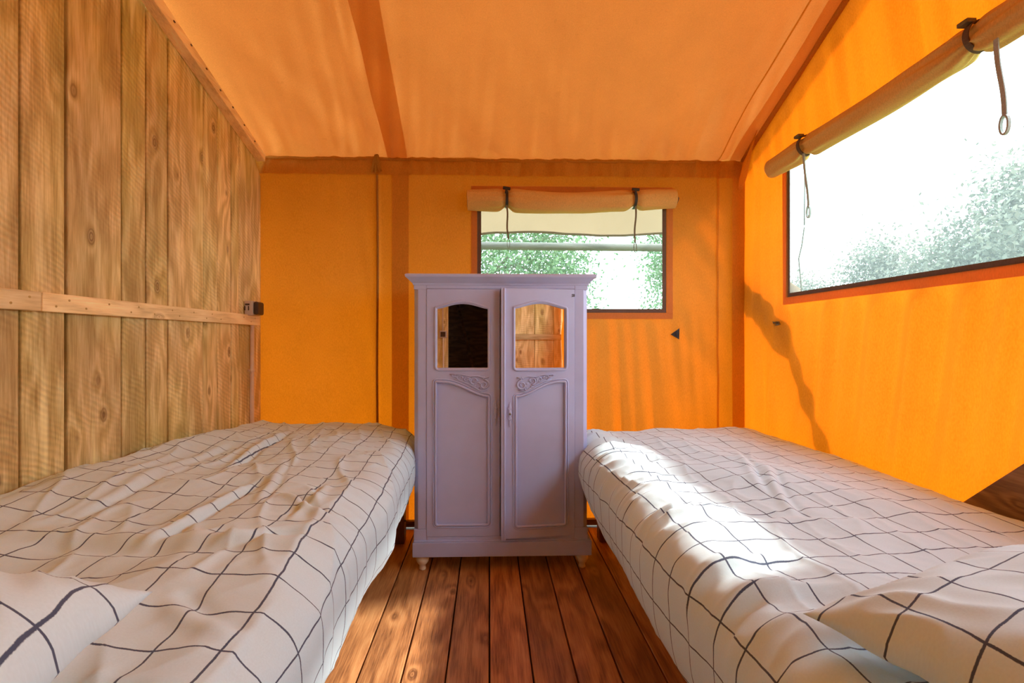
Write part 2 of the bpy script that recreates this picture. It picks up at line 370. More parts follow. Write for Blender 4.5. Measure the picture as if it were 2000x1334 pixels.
def leaf_mat(name, c0, c1):
    m, nt, N, L, bs, out = new_mat(name); N.remove(bs)
    g = N.new('ShaderNodeNewGeometry'); r = N.new('ShaderNodeValToRGB'); r.color_ramp.elements[0].color = (*c0, 1); r.color_ramp.elements[1].color = (*c1, 1)
    L.new(g.outputs['Random Per Island'], r.inputs[0])
    d = N.new('ShaderNodeBsdfDiffuse'); t = N.new('ShaderNodeBsdfTranslucent'); mx = N.new('ShaderNodeMixShader'); mx.inputs[0].default_value = .4
    L.new(r.outputs[0], d.inputs[0]); L.new(r.outputs[0], t.inputs[0]); L.new(d.outputs[0], mx.inputs[1]); L.new(t.outputs[0], mx.inputs[2]); L.new(mx.outputs[0], out.inputs[0])
    return m
M['leaf'] = leaf_mat('green_leaves', (.08, .15, .06), (.26, .34, .18))
M['leaf_grey'] = leaf_mat('greyish_leaves', (.085, .078, .055), (.27, .24, .18))
M['grass'] = simple('grass_ground', (.16, .22, .07), .95, noise=.35, scale=8, bump=.5)

# ---------------------------------------------------------------- setting
XL = -1.37; XR = 1.565; YB = 2.80; YR = -0.85; EAVE = 2.20; RIDGE = 0.45
def slope(X): return .32 + (.47 - .32) * np.clip((np.asarray(X, float) - XL) / (XR - XL), 0, 1)
def roof_z(X, Y):
    Y = np.asarray(Y, float); yy = np.where(Y > RIDGE, YB - Y, (YB - RIDGE) - (RIDGE - Y) * .8)
    return EAVE + slope(X) * yy

# outdoor ground
m = MB(); m.box((-30, -30, -.45), (45, 45, -.30)); g = build('ground', m, M['grass']); tag(g, kind='structure')

# floor
m = MB(); m.box((XL - .12, YR - 2.2, -.10), (XR + .08, YB + .02, -.032)); floor = build('floor', m, M['dark']); tag(floor, kind='structure')
PITCH = .1435
k0 = math.ceil((XL - .1) / PITCH) - 1
x = k0 * PITCH
while x < XR:
    x0 = max(x + .0028, XL - .08); x1 = min(x + PITCH - .0028, XR + .03)
    if x1 - x0 > .02:
        m = MB(); m.box((x0, YR - 2.1, -.03), (x1, YB - .10, random.uniform(-.0012, 0))); build('floorboard', m, M['board'], floor, bevel=.003)
    x += PITCH

# left wooden wall
m = MB(); m.prism([(YR, -.03), (YB + .02, -.03), (YB + .02, 2.07), (YB - .09, 2.2), (RIDGE, 2.86), (YR, 2.55)], 'x', XL - .07, XL - .032)
wall_l = build('wall_left', m, M['dark']); tag(wall_l, kind='structure')
ytop = lambda y: (2.165 + .325 * (YB - .06 - y)) if y > RIDGE else 2.165 + .325*(YB - .06 - RIDGE) - .3*(RIDGE - y)
edges = [YR + .01, -.62, -.40, -.165, .055, .16, .40, .53, .76, .985, 1.115]
for px in (40, 128, 240, 287, 329, 397, 425, 452, 467): edges.append(atX(px, 500, XL).y)
edges.append(YB + .005)
for a, b in zip(edges[:-1], edges[1:]):
    gap = .0032; wide = abs(a - atX(128, 500, XL).y) < 1e-4
    a2 = a + (.013 if wide else gap); b2 = b - gap; dx = random.uniform(-.004, .004)
    top = [(b2, ytop(b2)), (a2, ytop(a2))]
    if b > YB - .1: top = [(b2, 2.075), (b2 - .075, 2.175), (a2, ytop(a2))]
    m = MB(); m.prism([(a2, 0), (b2, 0)] + top, 'x', XL - .03, XL + dx)
    build('plank', m, M['plank'], wall_l, bevel=.004)
# rail on the left wall
yj = atX(80, 575, XL + .02).y
def rail_z(y): return 1.215
for (a, b) in ((YR, yj - .0015), (yj + .0015, atX(507, 630, XL + .02).y)):
    m = MB(); m.box((XL + .004, a, 1.188), (XL + .024, b, 1.246)); r = build('rail', m, M['batten'], wall_l, bevel=.003)
    ms = MB()
    if b < yj + .01: ys = [atX(p, 575, XL + .02).y for p in (18, 55)]
    else: ys = [atX(p, 600, XL + .02).y for p in (107, 133, 166, 211, 254, 269, 300, 335, 349, 377, 402, 413, 430, 475, 489, 497)]
    for i, y in enumerate(ys):
        ms.lathe([(.0035, 0), (.0035, .001), (.002, .0012)], (0, 0, 0), 10)
        n = 30; base = len(ms.v) - n
        for q in range(base, len(ms.v)):
            vx, vy, vz = ms.v[q]; ms.v[q] = (XL + .024 + vz, y + vx, 1.216 + (.012 if i % 2 else -.010) + vy)
    build('screw', ms, M['screw'], r)
# pale sloping trim on top of the left wall
pA = (YB - .055, ytop(YB - .055)); pB = (RIDGE, ytop(RIDGE))
m = MB(); m.prism([(pA[0], pA[1] - .012), (pA[0], pA[1] + .028), (pB[0], pB[1] + .045), (pB[0], pB[1] - .04)], 'x', XL + .003, XL + .055)
trim = build('trim_1', m, M['rafter'], None, bevel=.003); tag(trim, kind='structure')
ms = MB(); 
for i in range(14):
    y = 2.62 - i * .11; z = ytop(y) + .012 + .004*(i % 3)
    ms.lathe([(.0045, 0), (.0045, .0012)], (0, 0, 0), 8); base = len(ms.v) - 16
    for q in range(base, len(ms.v)):
        vx, vy, vz = ms.v[q]; ms.v[q] = (XL + .0552 + vz, y + vx*1.6, z + vy)
build('nail', ms, M['hole'], trim)

# canvas walls: grid with a window opening
def canvas_wall(name, mapf, us, vs_, hole, mat, parent=None):
    U, V = np.meshgrid(us, vs_, indexing='ij')
    P = mapf(U, V)
    um = (us[:-1] + us[1:]) / 2; vm = (vs_[:-1] + vs_[1:]) / 2
    keep = None
    def keep(i, j):
        k = np.ones(i.shape, bool)
        for h in hole: k &= ~((um[i] > h[0]) & (um[i] < h[1]) & (vm[j] > h[2]) & (vm[j] < h[3]))
        return k
    Q = grid_quads(len(us), len(vs_), keep)
    return fast(name, P.reshape(-1, 3), Q, mat, parent)
def snap(arr, vals):
    for v in vals: arr[np.argmin(abs(arr - v))] = v
    return arr
# back wall window (mesh opening)
bw = [atY(936, 500, YB).x, atY(1297, 500, YB).x, atY(1200, 607, YB).z, atY(1100, 400, YB).z + .06]
ux = snap(np.linspace(XL - .1, XR + .05, 420), bw[:2]); uz = snap(np.linspace(-.02, EAVE, 260), bw[2:])
def back_disp(X, Z):
    d = .010 * noise2(X*2.2, Z*.9, 1) * sstep(0, .5, Z)
    # gathers hanging from the eave, and folds under the window
    d += .007 * noise2(X*17, Z*1.6, 2) * np.exp(-(EAVE - Z)/.22)
    fx = sstep(.35, .6, X) * sstep(1.45, 1.2, X)
    d += .017 * noise2(X*13 + Z*1.0, Z*.8, 3) * fx * sstep(1.36, 1.15, Z) * sstep(-.2, .5, Z)
    d += .012 * noise2(X*6 + Z*4.5, Z*1.2, 5) * sstep(1.10, 1.2, X) * sstep(1.5, 1.4, X)
    # pole pressing against the cloth
    xp = atY(737, 500, YB).x
    d += -.012 * np.exp(-((X - xp)/.014)**2) + .006*np.exp(-((X - xp + .04)/.05)**2)*np.sin((Z)*9 + X*30)
    # keep flat round the window
    wx = sstep(bw[0] - .09, bw[0] - .01, X) * sstep(bw[1] + .09, bw[1] + .01, X); wz = sstep(bw[2] - .09, bw[2] - .01, Z) * sstep(bw[3] + .05, bw[3], Z)
    return d * (1 - wx*wz)
def back_map(X, Z):
    return np.stack([X, YB + back_disp(X, Z), Z], -1)
wall_b = canvas_wall('wall_back', back_map, ux, uz, [bw], M['canvas']); tag(wall_b, kind='structure')
def strip_back(name, x0, x1, z0, z1, mat, off=.006, nx=12, nz=60, parent=None, wr=0.0, seed=0):
    xs = np.linspace(x0, x1, nx); zs = np.linspace(z0, z1, nz); X, Z = np.meshgrid(xs, zs, indexing='ij')
    Y = YB + back_disp(X, Z) - off + wr * noise2(X*22, Z*5, seed)
    return fast(name, np.stack([X, Y, Z], -1).reshape(-1, 3), grid_quads(nx, nz), mat, parent)
zb0 = atY(956, 345, YB).z
strip_back('eave_band', XL - .03, atY(1450, 500, YB).x, zb0, EAVE + .0, M['canvas_band'], .016, 260, 20, wall_b, .016, 8)
strip_back('seam_strip', atY(766, 500, YB).x, atY(799, 500, YB).x, 0, zb0 + .02, M['canvas_band'], .010, 8, 60, wall_b)
strip_back('seam_strip', atY(1399, 500, YB).x, atY(1403, 500, YB).x, 0, zb0 + .05, M['canvas_band'], .008, 4, 60, wall_b)
strip_back('corner_sleeve', atY(1427, 500, YB).x, atY(1451, 500, YB).x, 0, EAVE - .03, M['canvas_band'], .022, 8, 80, wall_b, .004, 4)
m = MB(); xp = atY(738, 500, YB).x
pts = [(xp + .002*math.sin(z*5), YB - .012, z) for z in np.linspace(0, EAVE - .01, 30)]
m.tube(pts, .007, 10); build('pole_sleeve', m, M['canvas'], wall_b)
m = MB(); a = np.linspace(0, 1, 40); xj = atY(1404, 318, YB).x
m.tube([(XL - .05 + (xj - XL + .05)*t, YB - .022 + .003*math.sin(t*60), EAVE - .012 - .004*math.sin(t*PI) + .0015*math.sin(t*97)) for t in a], .009, 8)
build('eave_rope', m, M['canvas_band'], wall_b)
m = MB()
for k in range(7):
    an = k * .9; m.tube([(xp + .03*math.cos(an)*t, YB - .03 - .012*math.sin(PI*t), EAVE - .005 - .085*t - .01*math.sin(an)) for t in np.linspace(0, 1, 8)], [.014*(1 - .6*t) for t in np.linspace(0, 1, 8)], 8)
build('gathered_cloth', m, M['canvas_band'], wall_b)
# base sill boards
m = MB(); m.box((XL, YB - .075, 0), (XR, YB - .045, .035)); sill = build('baseboard_back', m, M['dark_wood'], None, bevel=.003); tag(sill, kind='structure')
m = MB(); m.box((XR - .045, YR, 0), (XR - .015, YB - .08, .035)); sill = build('baseboard_right', m, M['dark_wood'], None, bevel=.003); tag(sill, kind='structure')

# right wall window
rw = [1.17, atX(1541, 500, XR).y, atX(1541, 577, XR).z, 2.05]
rw_added = [-.45, .55]; uy = snap(np.linspace(YR, YB + .03, 560), rw[:2] + rw_added); uz2 = snap(np.linspace(-.02, 1, 200)*1.0, [])  # extra opening out of view, added to fill the room with daylight
def right_disp(Y, Z):
    d = .012 * noise2(Y*2.0, Z*.8, 11)
    d += .036 * noise2(Y*11 + Z*1.6, Z*.55, 12) * sstep(1.36, 1.2, Z) * sstep(.2, .9, Z)
    d += .034 * noise2(Y*11 - Z*1.6, Z*.5, 13) * sstep(2.0, 2.15, Z)
    d += .016 * noise2(Y*14, Z*.6, 14) * sstep(2.35, 2.5, Y)
    wy = sstep(rw[0] - .09, rw[0] - .01, Y) * sstep(rw[1] + .09, rw[1] + .01, Y) + sstep(rw_added[0] - .09, rw_added[0] - .01, Y) * sstep(rw_added[1] + .09, rw_added[1] + .01, Y); wz = sstep(rw[2] - .09, rw[2] - .01, Z) * sstep(rw[3] + .06, rw[3], Z)
    return d * (1 - wy*wz)
def right_map(Y, T):      # T 0..1 to the sloping top, rows snapped near the window by a piecewise map
    top = roof_z(XR, Y) + .0
    Z = T * 2.15; Z = np.where(T > .95, 2.0425 + (T - .95)/.05 * (top - 2.0425), Z)
    Z = T / .6 * rw[2]; Z = np.where(T > .6, rw[2] + (T - .6)/.2 * (rw[3] - rw[2]), Z); Z = np.where(T > .8, rw[3] + (T - .8)/.2 * (top - rw[3]), Z)
    return np.stack([XR + right_disp(Y, Z)*sstep(0, .14, top - Z)*sstep(YB, YB - .07, Y), Y, Z], -1)
ut = snap(np.linspace(0, 1, 241), [.6, .8])
wall_r = canvas_wall('wall_right', right_map, uy, ut, [[rw[0], rw[1], .6, .8], [rw_added[0], rw_added[1], .6, .8]], M['canvas']); tag(wall_r, kind='structure')

# ceiling
cx_ = np.linspace(XL - .06, XR + .06, 330); cy_ = np.concatenate([np.linspace(YR, RIDGE, 20)[:-1], np.linspace(RIDGE, YB, 300)])
def roof_disp(X, Y):
    e = np.clip(YB - Y, 0, None)
    d = .020 * noise2(X*1.3, Y*1.1, 21) * sstep(0, .4, e)
    d += .036 * noise2(X*15 + e*2.5*np.tanh((X - .2)*3), e*1.3, 22) * np.exp(-e/.28) * sstep(0, .06, e)
    d += .036 * noise2(X*6 + e*3, e*1.0, 23) * np.exp(-e/.6) * sstep(0, .1, e)
    xp_ = xp + .02*e
    d += -.014 * np.exp(-((X - xp_)/.02)**2) * sstep(0, .1, e)
    d += .036 * noise2((X - xp_)*14 - e*2.2, e*1.6, 24) * np.exp(-((X - xp_ - .05)/.22)**2) * np.exp(-e/1.2)* sstep(0, .06, e)
    d += .016 * noise2((XR - X)*12, Y*1.5, 25) * np.exp(-(XR - X)/.18)
    d -= .05 * np.sin(PI*np.clip((X - XL)/(XR - XL), 0, 1))**2 * np.sin(PI*np.clip(e/2.35, 0, 1))
    return d
X_, Y_ = np.meshgrid(cx_, cy_, indexing='ij')
Pc = np.stack([X_, Y_, roof_z(X_, Y_) + roof_disp(X_, Y_)], -1)
ceil = fast('ceiling', Pc.reshape(-1, 3), grid_quads(len(cx_), len(cy_)), M['canvas_roof']); tag(ceil, kind='structure')
def strip_roof(name, xa0, xb0, xa1, xb1, mat, off=.006, y1=RIDGE + .2):     # x range at the eave and at y1
    t = np.linspace(0, 1, 140); w = np.linspace(0, 1, 10); T, W = np.meshgrid(t, w, indexing='ij')
    Y = YB - .004 - (YB - y1)*T
    X = (xa0 + (xa1 - xa0)*T)*(1 - W) + (xb0 + (xb1 - xb0)*T)*W
    Z = roof_z(X, Y) + roof_disp(X, Y) - off
    return fast(name, np.stack([X, Y, Z], -1).reshape(-1, 3), grid_quads(140, 10), mat, ceil)
strip_roof('seam_strip', -.612, -.49, -.53, -.40, M['canvas_strip'])
strip_roof('seam_strip', 1.37, 1.378, 1.42, 1.428, M['canvas_band'])
strip_roof('edge_strip', 1.47, 1.56, 1.48, 1.56, M['canvas_strip'], .012)
m = MB(); m.tube([(1.545, y, float(roof_z(1.545, y)) - .02) for y in np.linspace(YB - .03, RIDGE, 30)], .014, 8); build('edge_sleeve', m, M['canvas_band'], ceil)
# hanging flap in the right rear corner
U, V = np.meshgrid(np.linspace(0, 1, 24), np.linspace(0, 1, 14), indexing='ij')
fx = XR - .035 + .012*np.sin(U*5 + V*3); fy = YB - .03 - .20*V*(1 - U**1.6); fz = EAVE + .06 - .24*U + .085*V*(1 - U)
fast('corner_flap', np.stack([fx, fy, fz], -1).reshape(-1, 3), grid_quads(24, 14), M['canvas_band'], ceil)

# outer fly sheet above the roof with its overhang beyond the back wall
fxs = np.linspace(-1.9, 1.86, 60); fys = np.linspace(YR - 2.3, 3.70, 120); FX, FY = np.meshgrid(fxs, fys, indexing='ij')
def fly_z(X, Y):
    yy = np.where(Y > RIDGE, YB - Y, (YB - RIDGE) - (RIDGE - Y)*.8)
    return 2.36 + .44*yy + .012*np.sin(X*5)*(Y > 3) + .006*noise2(X*6, Y*3, 31)
fly = fast('fly_sheet', np.stack([FX, FY, fly_z(FX, FY)], -1).reshape(-1, 3), grid_quads(60, 120), M['fly'])
tag(fly, 'tan canvas fly sheet overhanging outside above the rear window', 'awning')
m = MB(); m.tube([(x_, 3.70, float(fly_z(np.array(x_), np.array(3.70))) - .004) for x_ in np.linspace(-1.9, 1.86, 40)], .010, 8); build('hem_rope', m, M['fly'], fly)
# outdoor rail
pr = empty('awning_rail', (0, 3.95, -.30)); tag(pr, 'horizontal round pole outside the rear window below the awning', 'rail')
m = MB(); a = atY(930, 480, 3.95); b = atY(1305, 484, 3.95); d = (b - a)
m.tube([a - d*1.1, a, b, b + d*.24], .034, 14); build('crossbar', m, M['pole'], pr)
for q in (a - d*1.05, b + d*.2):
    m = MB(); m.tube([(q.x, 3.95, -.30), (q.x, 3.95, q.z - .02)], .035, 12); build('post', m, M['pole'], pr)

# rear of the room, seen only in the mirrors
m = MB(); m.box((.12, YR - .07, -.03), (XR + .02, YR - .04, 2.6)); wall_f = build('wall_front', m, M['dark']); tag(wall_f, kind='structure')
m = MB(); m.box((XL - .07, YR - .07, -.03), (-.47, YR - .04, 2.6)); build('backing_board', m, M['dark'], wall_f)
m = MB(); m.box((-.47, YR - .07, 2.05), (.12, YR - .04, 2.95)); build('lintel_board', m, M['dark_wood'], wall_f)
for (x0, x1) in ((XL, .47), (.12, XR)):
    lo = XL if x0 == XL else .12; hi = -.47 if x0 == XL else XR
    x = lo
    while x < hi - .02:
        w = random.choice((.235, .23, .19, .24)); x2 = min(hi, x + w)
        if hi - x2 < .05: x2 = hi
        m = MB(); m.box((x + .002, YR - .04, 0), (x2 - .002, YR + random.uniform(-.006, 0), float(roof_z(x, YR)) - .0)); build('plank', m, M['plank'], wall_f, bevel=.003)
        x = x2
m = MB(); m.box((.16, YR + .002, 1.125), (XR - .02, YR + .022, 1.19)); build('rail', m, M['batten_x'], wall_f, bevel=.003)
# dim hall behind the doorway
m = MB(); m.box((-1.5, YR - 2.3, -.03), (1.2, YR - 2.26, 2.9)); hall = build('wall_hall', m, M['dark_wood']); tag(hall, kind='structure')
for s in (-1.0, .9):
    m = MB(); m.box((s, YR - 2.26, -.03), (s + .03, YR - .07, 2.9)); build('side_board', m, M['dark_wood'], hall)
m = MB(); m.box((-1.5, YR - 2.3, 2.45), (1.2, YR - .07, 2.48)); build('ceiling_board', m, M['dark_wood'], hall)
st = empty('junction_box', (-.52, YR, 1.17)); tag(st, 'square junction box with cable on plank reflected in left mirror', 'junction box')
m = MB(); m.box((-.565, YR + .002, 1.13), (-.485, YR + .035, 1.21)); build('box', m, M['grey'], st, bevel=.004)
m = MB(); m.box((-.553, YR + .035, 1.142), (-.497, YR + .04, 1.198)); build('lid', m, M['dark_plastic'], st, bevel=.002)
m = MB(); m.tube([(-.53, YR + .012, 1.21), (-.535, YR + .012, 2.3)], .008, 8); m.tube([(-.525, YR + .012, 1.13), (-.52, YR + .012, .05)], .008, 8); build('cable', m, M['pipe'], st)
ls = empty('leaning_pole', (-.28, YR - 1.6, 0)); tag(ls, 'brown tent pole leaning in the dark hall reflected in left mirror', 'pole')
m = MB(); m.tube([(-.08, YR - 1.6, .0), (-.62, YR - 1.9, 2.2)], .022, 10); build('shaft', m, M['dark_wood'], ls)
m = MB(); m.tube([(-.083, YR - 1.6, .0), (-.10, YR - 1.612, .07)], .027, 10); build('end_cap', m, M['dark_plastic'], ls)

# ---------------------------------------------------------------- windows
def frame_strips(name, pts, w, nrm, mat, parent, t=.004):
    mb = MB(); n = len(pts)
    for i in range(n):
        a = Vector(pts[i]); b = Vector(pts[(i+1) % n]); d = (b - a).normalized(); wd = d.cross(Vector(nrm))
        ex = d*w/2*(1 if i % 2 == 0 else -1.02)
        mb.ribbon([a - ex + (b - a + ex*2)*k for k in np.linspace(0, 1, 12)], w, t, wd)
    return build(name, mb, mat, parent)
win1 = empty('window_1', ((bw[0]+bw[1])/2, YB, bw[2])); tag(win1, kind='structure')
nx, nz = 60, 40
X, Z = np.meshgrid(np.linspace(bw[0] - .01, bw[1] + .01, nx), np.linspace(bw[2] - .01, bw[3] + .01, nz), indexing='ij')
fast('gauze', np.stack([X, YB + .004 + .006*noise2(X*5, Z*3, 41), Z], -1).reshape(-1, 3), grid_quads(nx, nz), M['screen'], win1)
z1 = bw[3]
frame_strips('binding', [(bw[0], YB - .003, bw[2]), (bw[1], YB - .003, bw[2]), (bw[1], YB - .003, z1), (bw[0], YB - .003, z1)], .024, (0, -1, 0), M['binding'], win1)
frame_strips('hem', [(bw[0] - .030, YB - .006, bw[2] - .032), (bw[1] + .034, YB - .006, bw[2] - .032), (bw[1] + .034, YB - .006, z1 + .03), (bw[0] - .030, YB - .006, z1 + .03)], .036, (0, -1, 0), M['canvas_strip'], win1, .002)
for wi, (ya, yb) in enumerate((rw[:2], rw_added)):
    win2 = empty('window_%d' % (wi + 2), (XR, (ya+yb)/2, rw[2])); tag(win2, kind='structure')  # the nearer window is unseen, added only to let in more neutral light
    Y, Z = np.meshgrid(np.linspace(ya - .01, yb + .01, nx), np.linspace(rw[2] - .01, rw[3] + .01, nz), indexing='ij')
    fast('gauze', np.stack([XR + .004 + .006*noise2(Y*5, Z*3, 42), Y, Z], -1).reshape(-1, 3), grid_quads(nx, nz), M['screen'], win2)
    frame_strips('binding', [(XR - .003, yb, rw[2]), (XR - .003, ya, rw[2]), (XR - .003, ya, rw[3]), (XR - .003, yb, rw[3])], .022, (-1, 0, 0), M['binding'], win2)
    frame_strips('hem', [(XR - .006, yb + .020, rw[2] - .028), (XR - .006, ya - .02, rw[2] - .028), (XR - .006, ya - .03, rw[3] + .03), (XR - .006, yb + .026, rw[3] + .03)], .038, (-1, 0, 0), M['canvas_strip'], win2, .002)

def roll(root, A, B, r0, cin, mat, sag, nrm, seed, cinch=.35):     # a rolled cloth cylinder, gathered where straps hold it
    A = Vector(A); B = Vector(B); L_ = (B - A).length; d = (B - A).normalized(); n_ = Vector(nrm); up = n_.cross(d) if n_.cross(d).z > 0 else d.cross(n_)
    ns, nr = 220, 40; V = []
    for i in range(ns):
        t = i/(ns - 1); c = A + (B - A)*t
        k = 1.0
        for cpos in cin: k -= cinch*math.exp(-((t*L_ - cpos)/.030)**2)
        k += .10*math.sin(PI*t)
        dist = min(abs(t*L_ - cpos) for cpos in cin)
        c = c - up*sag*(math.sin(PI*t)**2) + up*.010*sum(math.exp(-((t*L_ - cp)/.03)**2) for cp in cin)
        for j in range(nr):
            a = 2*PI*j/nr
            rr = r0*k*(1 + .05*float(noise2(t*5, math.cos(a)*1.5 + math.sin(a)*2, seed)) + .6*math.exp(-dist/.11)*float(noise2(a*2.2 + 1, t*3, seed + 1))*(1 if 0 < j < nr - 1 else .5))
            V.append(c + n_*math.cos(a)*rr*.85 + up*math.sin(a)*rr)
    V = np.array([tuple(v) for v in V]); Q = []
    for i in range(ns - 1):
        for j in range(nr): Q.append((i*nr + j, i*nr + (j+1) % nr, (i+1)*nr + (j+1) % nr, (i+1)*nr + j))
    o = fast('roll', V, Q, mat, root)
    # spiral layers seen at both ends
    for (c, s) in ((A, 1), (B, -1)):
        mb = MB(); pts = []
        for q in range(46):
            a = q*.36; rr = r0*(.88 - .62*q/46); pts.append(c + d*s*.004 + n_*math.cos(a)*rr*.85 + up*math.sin(a)*rr)
        mb.ribbon(pts, .012, .004, d); build('end_layer', mb, M['binding'], root)
    return up

# blind over the rear window
A = atY(913, 391, YB - .065); B = atY(1318, 389, YB - .065)
bl = empty('rolled_blind', (0, YB - .065, A.z)); tag(bl, 'tan rolled canvas blind tied up above the rear window', 'blind')
L_ = (B - A).length; c1 = (atY(989, 390, YB - .065).x - A.x); c2 = (atY(1237, 390, YB - .065).x - A.x)
roll(bl, A, B, .056, [c1, c2], M['canvas_roll'], .020, (0, -1, 0), 51)
m = MB(); xs = np.linspace(A.x, B.x, 40)
U, V = np.meshgrid(xs, np.linspace(0, 1, 6), indexing='ij')
fast('top_flap', np.stack([U, YB - .008 - .05*V, A.z + .062 - .02*V + .004*np.sin(U*22)], -1).reshape(-1, 3), grid_quads(40, 6), M['canvas_roll'], bl)
m = MB(); e = atY(1322, 388, YB - .065)
m.tube([(B.x, e.y, e.z + .02), (B.x + .018, e.y - .005, e.z), (B.x + .008, e.y, e.z - .03), (B.x - .01, e.y, e.z - .02)], .008, 6); build('roll_tip', m, M['binding'], bl)
def tie(root, xx, py_end, tilt, wd=.016, mat='strap'):
    Y0 = YB - .065
    mb = MB(); cz = A.z
    mb.ribbon([(xx + .002*math.cos(a), Y0 - .052*math.cos(a), cz + .006 + .05*math.sin(a)) for a in np.linspace(-1.6, 1.9, 20)], wd, .004, (1, 0, 0)); s = build('strap', mb, M['black'], root)
    mb = MB(); z0 = cz - .04; z1_ = atY(980, py_end, Y0).z
    pts = [(xx + tilt*t + .003*math.sin(t*7), Y0 - .045 + .03*t, z0 + (z1_ + .05 - z0)*t) for t in np.linspace(0, 1, 14)]
    mb.ribbon(pts, .010, .003, (1, 0, 0)); q = Vector(pts[-1])
    loop = [q + Vector((.008*math.sin(a), 0, -.028*(1 - math.cos(a)))) for a in np.linspace(0, 2*PI, 18)]
    mb.ribbon(loop, .008, .002, (0, 1, 0)); build('hanging_loop', mb, M[mat], root)
    mb = MB(); mb.box((-.022, -.006, -.008), (.022, .006, .008))
    mb.box((-.006, -.008, -.03), (.006, .006, -.006))
    R = Matrix.Translation((xx, Y0 - .045, cz + .058)) @ Matrix.Rotation(tilt*16, 4, 'Y'); mb.v = [tuple(R @ Vector(v)) for v in mb.v]
    build('buckle', mb, M['black'], root, bevel=.002)
tie(bl, atY(989, 390, YB - .065).x, 484, .010); tie(bl, atY(1237, 390, YB - .065).x, 490, .004)

# blind over the right window
XW = XR - .055
A2 = atX(1508, 342, XW); B2 = Vector((XW, 1.02, 2.075)); 
bl2 = empty('rolled_blind', (XW, 1.7, A2.z)); tag(bl2, 'brown rolled canvas blind tied up above the right window', 'blind')
s1 = abs(atX(1577, 300, XW).y - A2.y); s2 = abs(atX(1905, 95, XW).y - A2.y)
A2 = Vector((XW, A2.y, 2.018)); B2.z = 2.034
roll(bl2, A2, B2, .050, [s1, s2], M['canvas_roll'], .012, (-1, 0, 0), 61)
U, V = np.meshgrid(np.linspace(B2.y, A2.y, 60), np.linspace(0, 1, 6), indexing='ij')
zz = A2.z + (A2.y - U)/(A2.y - B2.y)*(B2.z - A2.z)
fast('top_flap', np.stack([XR - .008 - .045*V, U, zz + .066 - .018*V + .006*noise2(U*9, V, 3)], -1).reshape(-1, 3), grid_quads(60, 6), M['canvas_band'], bl2)
for (yy, pe, px_) in ((A2.y - s1, 425, 1583), (A2.y - s2 - .015, 262, 1968)):
    zc_ = A2.z + (A2.y - yy)/(A2.y - B2.y)*(B2.z - A2.z)
    mb = MB(); mb.ribbon([(XW - .048*math.cos(a), yy, zc_ + .006 + .047*math.sin(a)) for a in np.linspace(-1.7, 2.0, 20)], .018, .004, (0, 1, 0)); build('strap', mb, M['binding'], bl2)
    ze = atX(px_, pe, XW).z; ye = atX(px_, pe, XW).y
    y_top = ye + .004; zt = zc_ - .04
    pts = [(XW - .03 + .02*t, y_top + (ye - y_top)*t + .003*math.sin(6*t), zt + (ze + .055 - zt)*t) for t in np.linspace(0, 1, 12)]
    mb = MB(); mb.ribbon(pts, .013, .004, (0, 1, 0)); q = Vector(pts[-1])
    mb.ribbon([q + Vector((0, .011*math.sin(a), -.028*(1 - math.cos(a)))) for a in np.linspace(0, 2*PI, 18)], .009, .005, (1, 0, 0)); build('hanging_loop', mb, M['strap_pale'], bl2)
    mb = MB(); mb.box((XW - .05, yy - .008, zc_ + .045), (XW - .02, yy + .026, zc_ + .058)); build('buckle', mb, M['strap'], bl2, bevel=.002)

# small fixing tabs sewn on the canvas
t1 = atY(1318, 652, YB - .012)
m = MB(); m.prism([(t1.x - .028, t1.z - .004), (t1.x + .024, t1.z - .034), (t1.x + .026, t1.z + .034)], 'y', t1.y - .008, t1.y - .003)
for k in range(5): m.tube([(t1.x - .02 + .01*k, t1.y - .009, t1.z - .004 - .005*k), (t1.x - .02 + .01*k, t1.y - .009, t1.z + .002 + .005*k)], .0022, 6)
tb = build('fixing_tab', m, M['black']); tag(tb, 'black triangular webbing tab on the rear canvas right of the window', 'tab')
t2 = atX(1519, 631, XR - .012)
m = MB(); m.prism([(t2.y + .035, t2.z + .010), (t2.y - .020, t2.z + .008), (t2.y - .03, t2.z - .010), (t2.y + .005, t2.z - .014)], 'x', t2.x - .010, t2.x - .003)
m.tube([(t2.x - .012, t2.y + .02, t2.z), (t2.x - .02, t2.y, t2.z + .004), (t2.x - .012, t2.y - .02, t2.z)], .003, 6)
tb = build('fixing_tab', m, M['strap']); tag(tb, 'small dark webbing tab on the bright right canvas below window corner', 'tab')

# dark cord outside the right window
m = MB(); XO = XR + .06
m.tube([atX(1548, 375, XO), atX(1544, 402, XO), atX(1546, 440, XO), atX(1571, 440, XO) + Vector((0, 0, -.01)), atX(1566, 480, XO), atX(1560, 505, XO), atX(1563, 540, XO), atX(1566, 575, XO)][3:], .004, 6)
m.tube([atX(1572, 430, XO) + Vector((0, 0, .25)), atX(1571, 440, XO)], .004, 6)
c = build('guy_cord', m, M['strap']); tag(c, 'thin dark cord hanging outside the right window near its corner', 'cord')

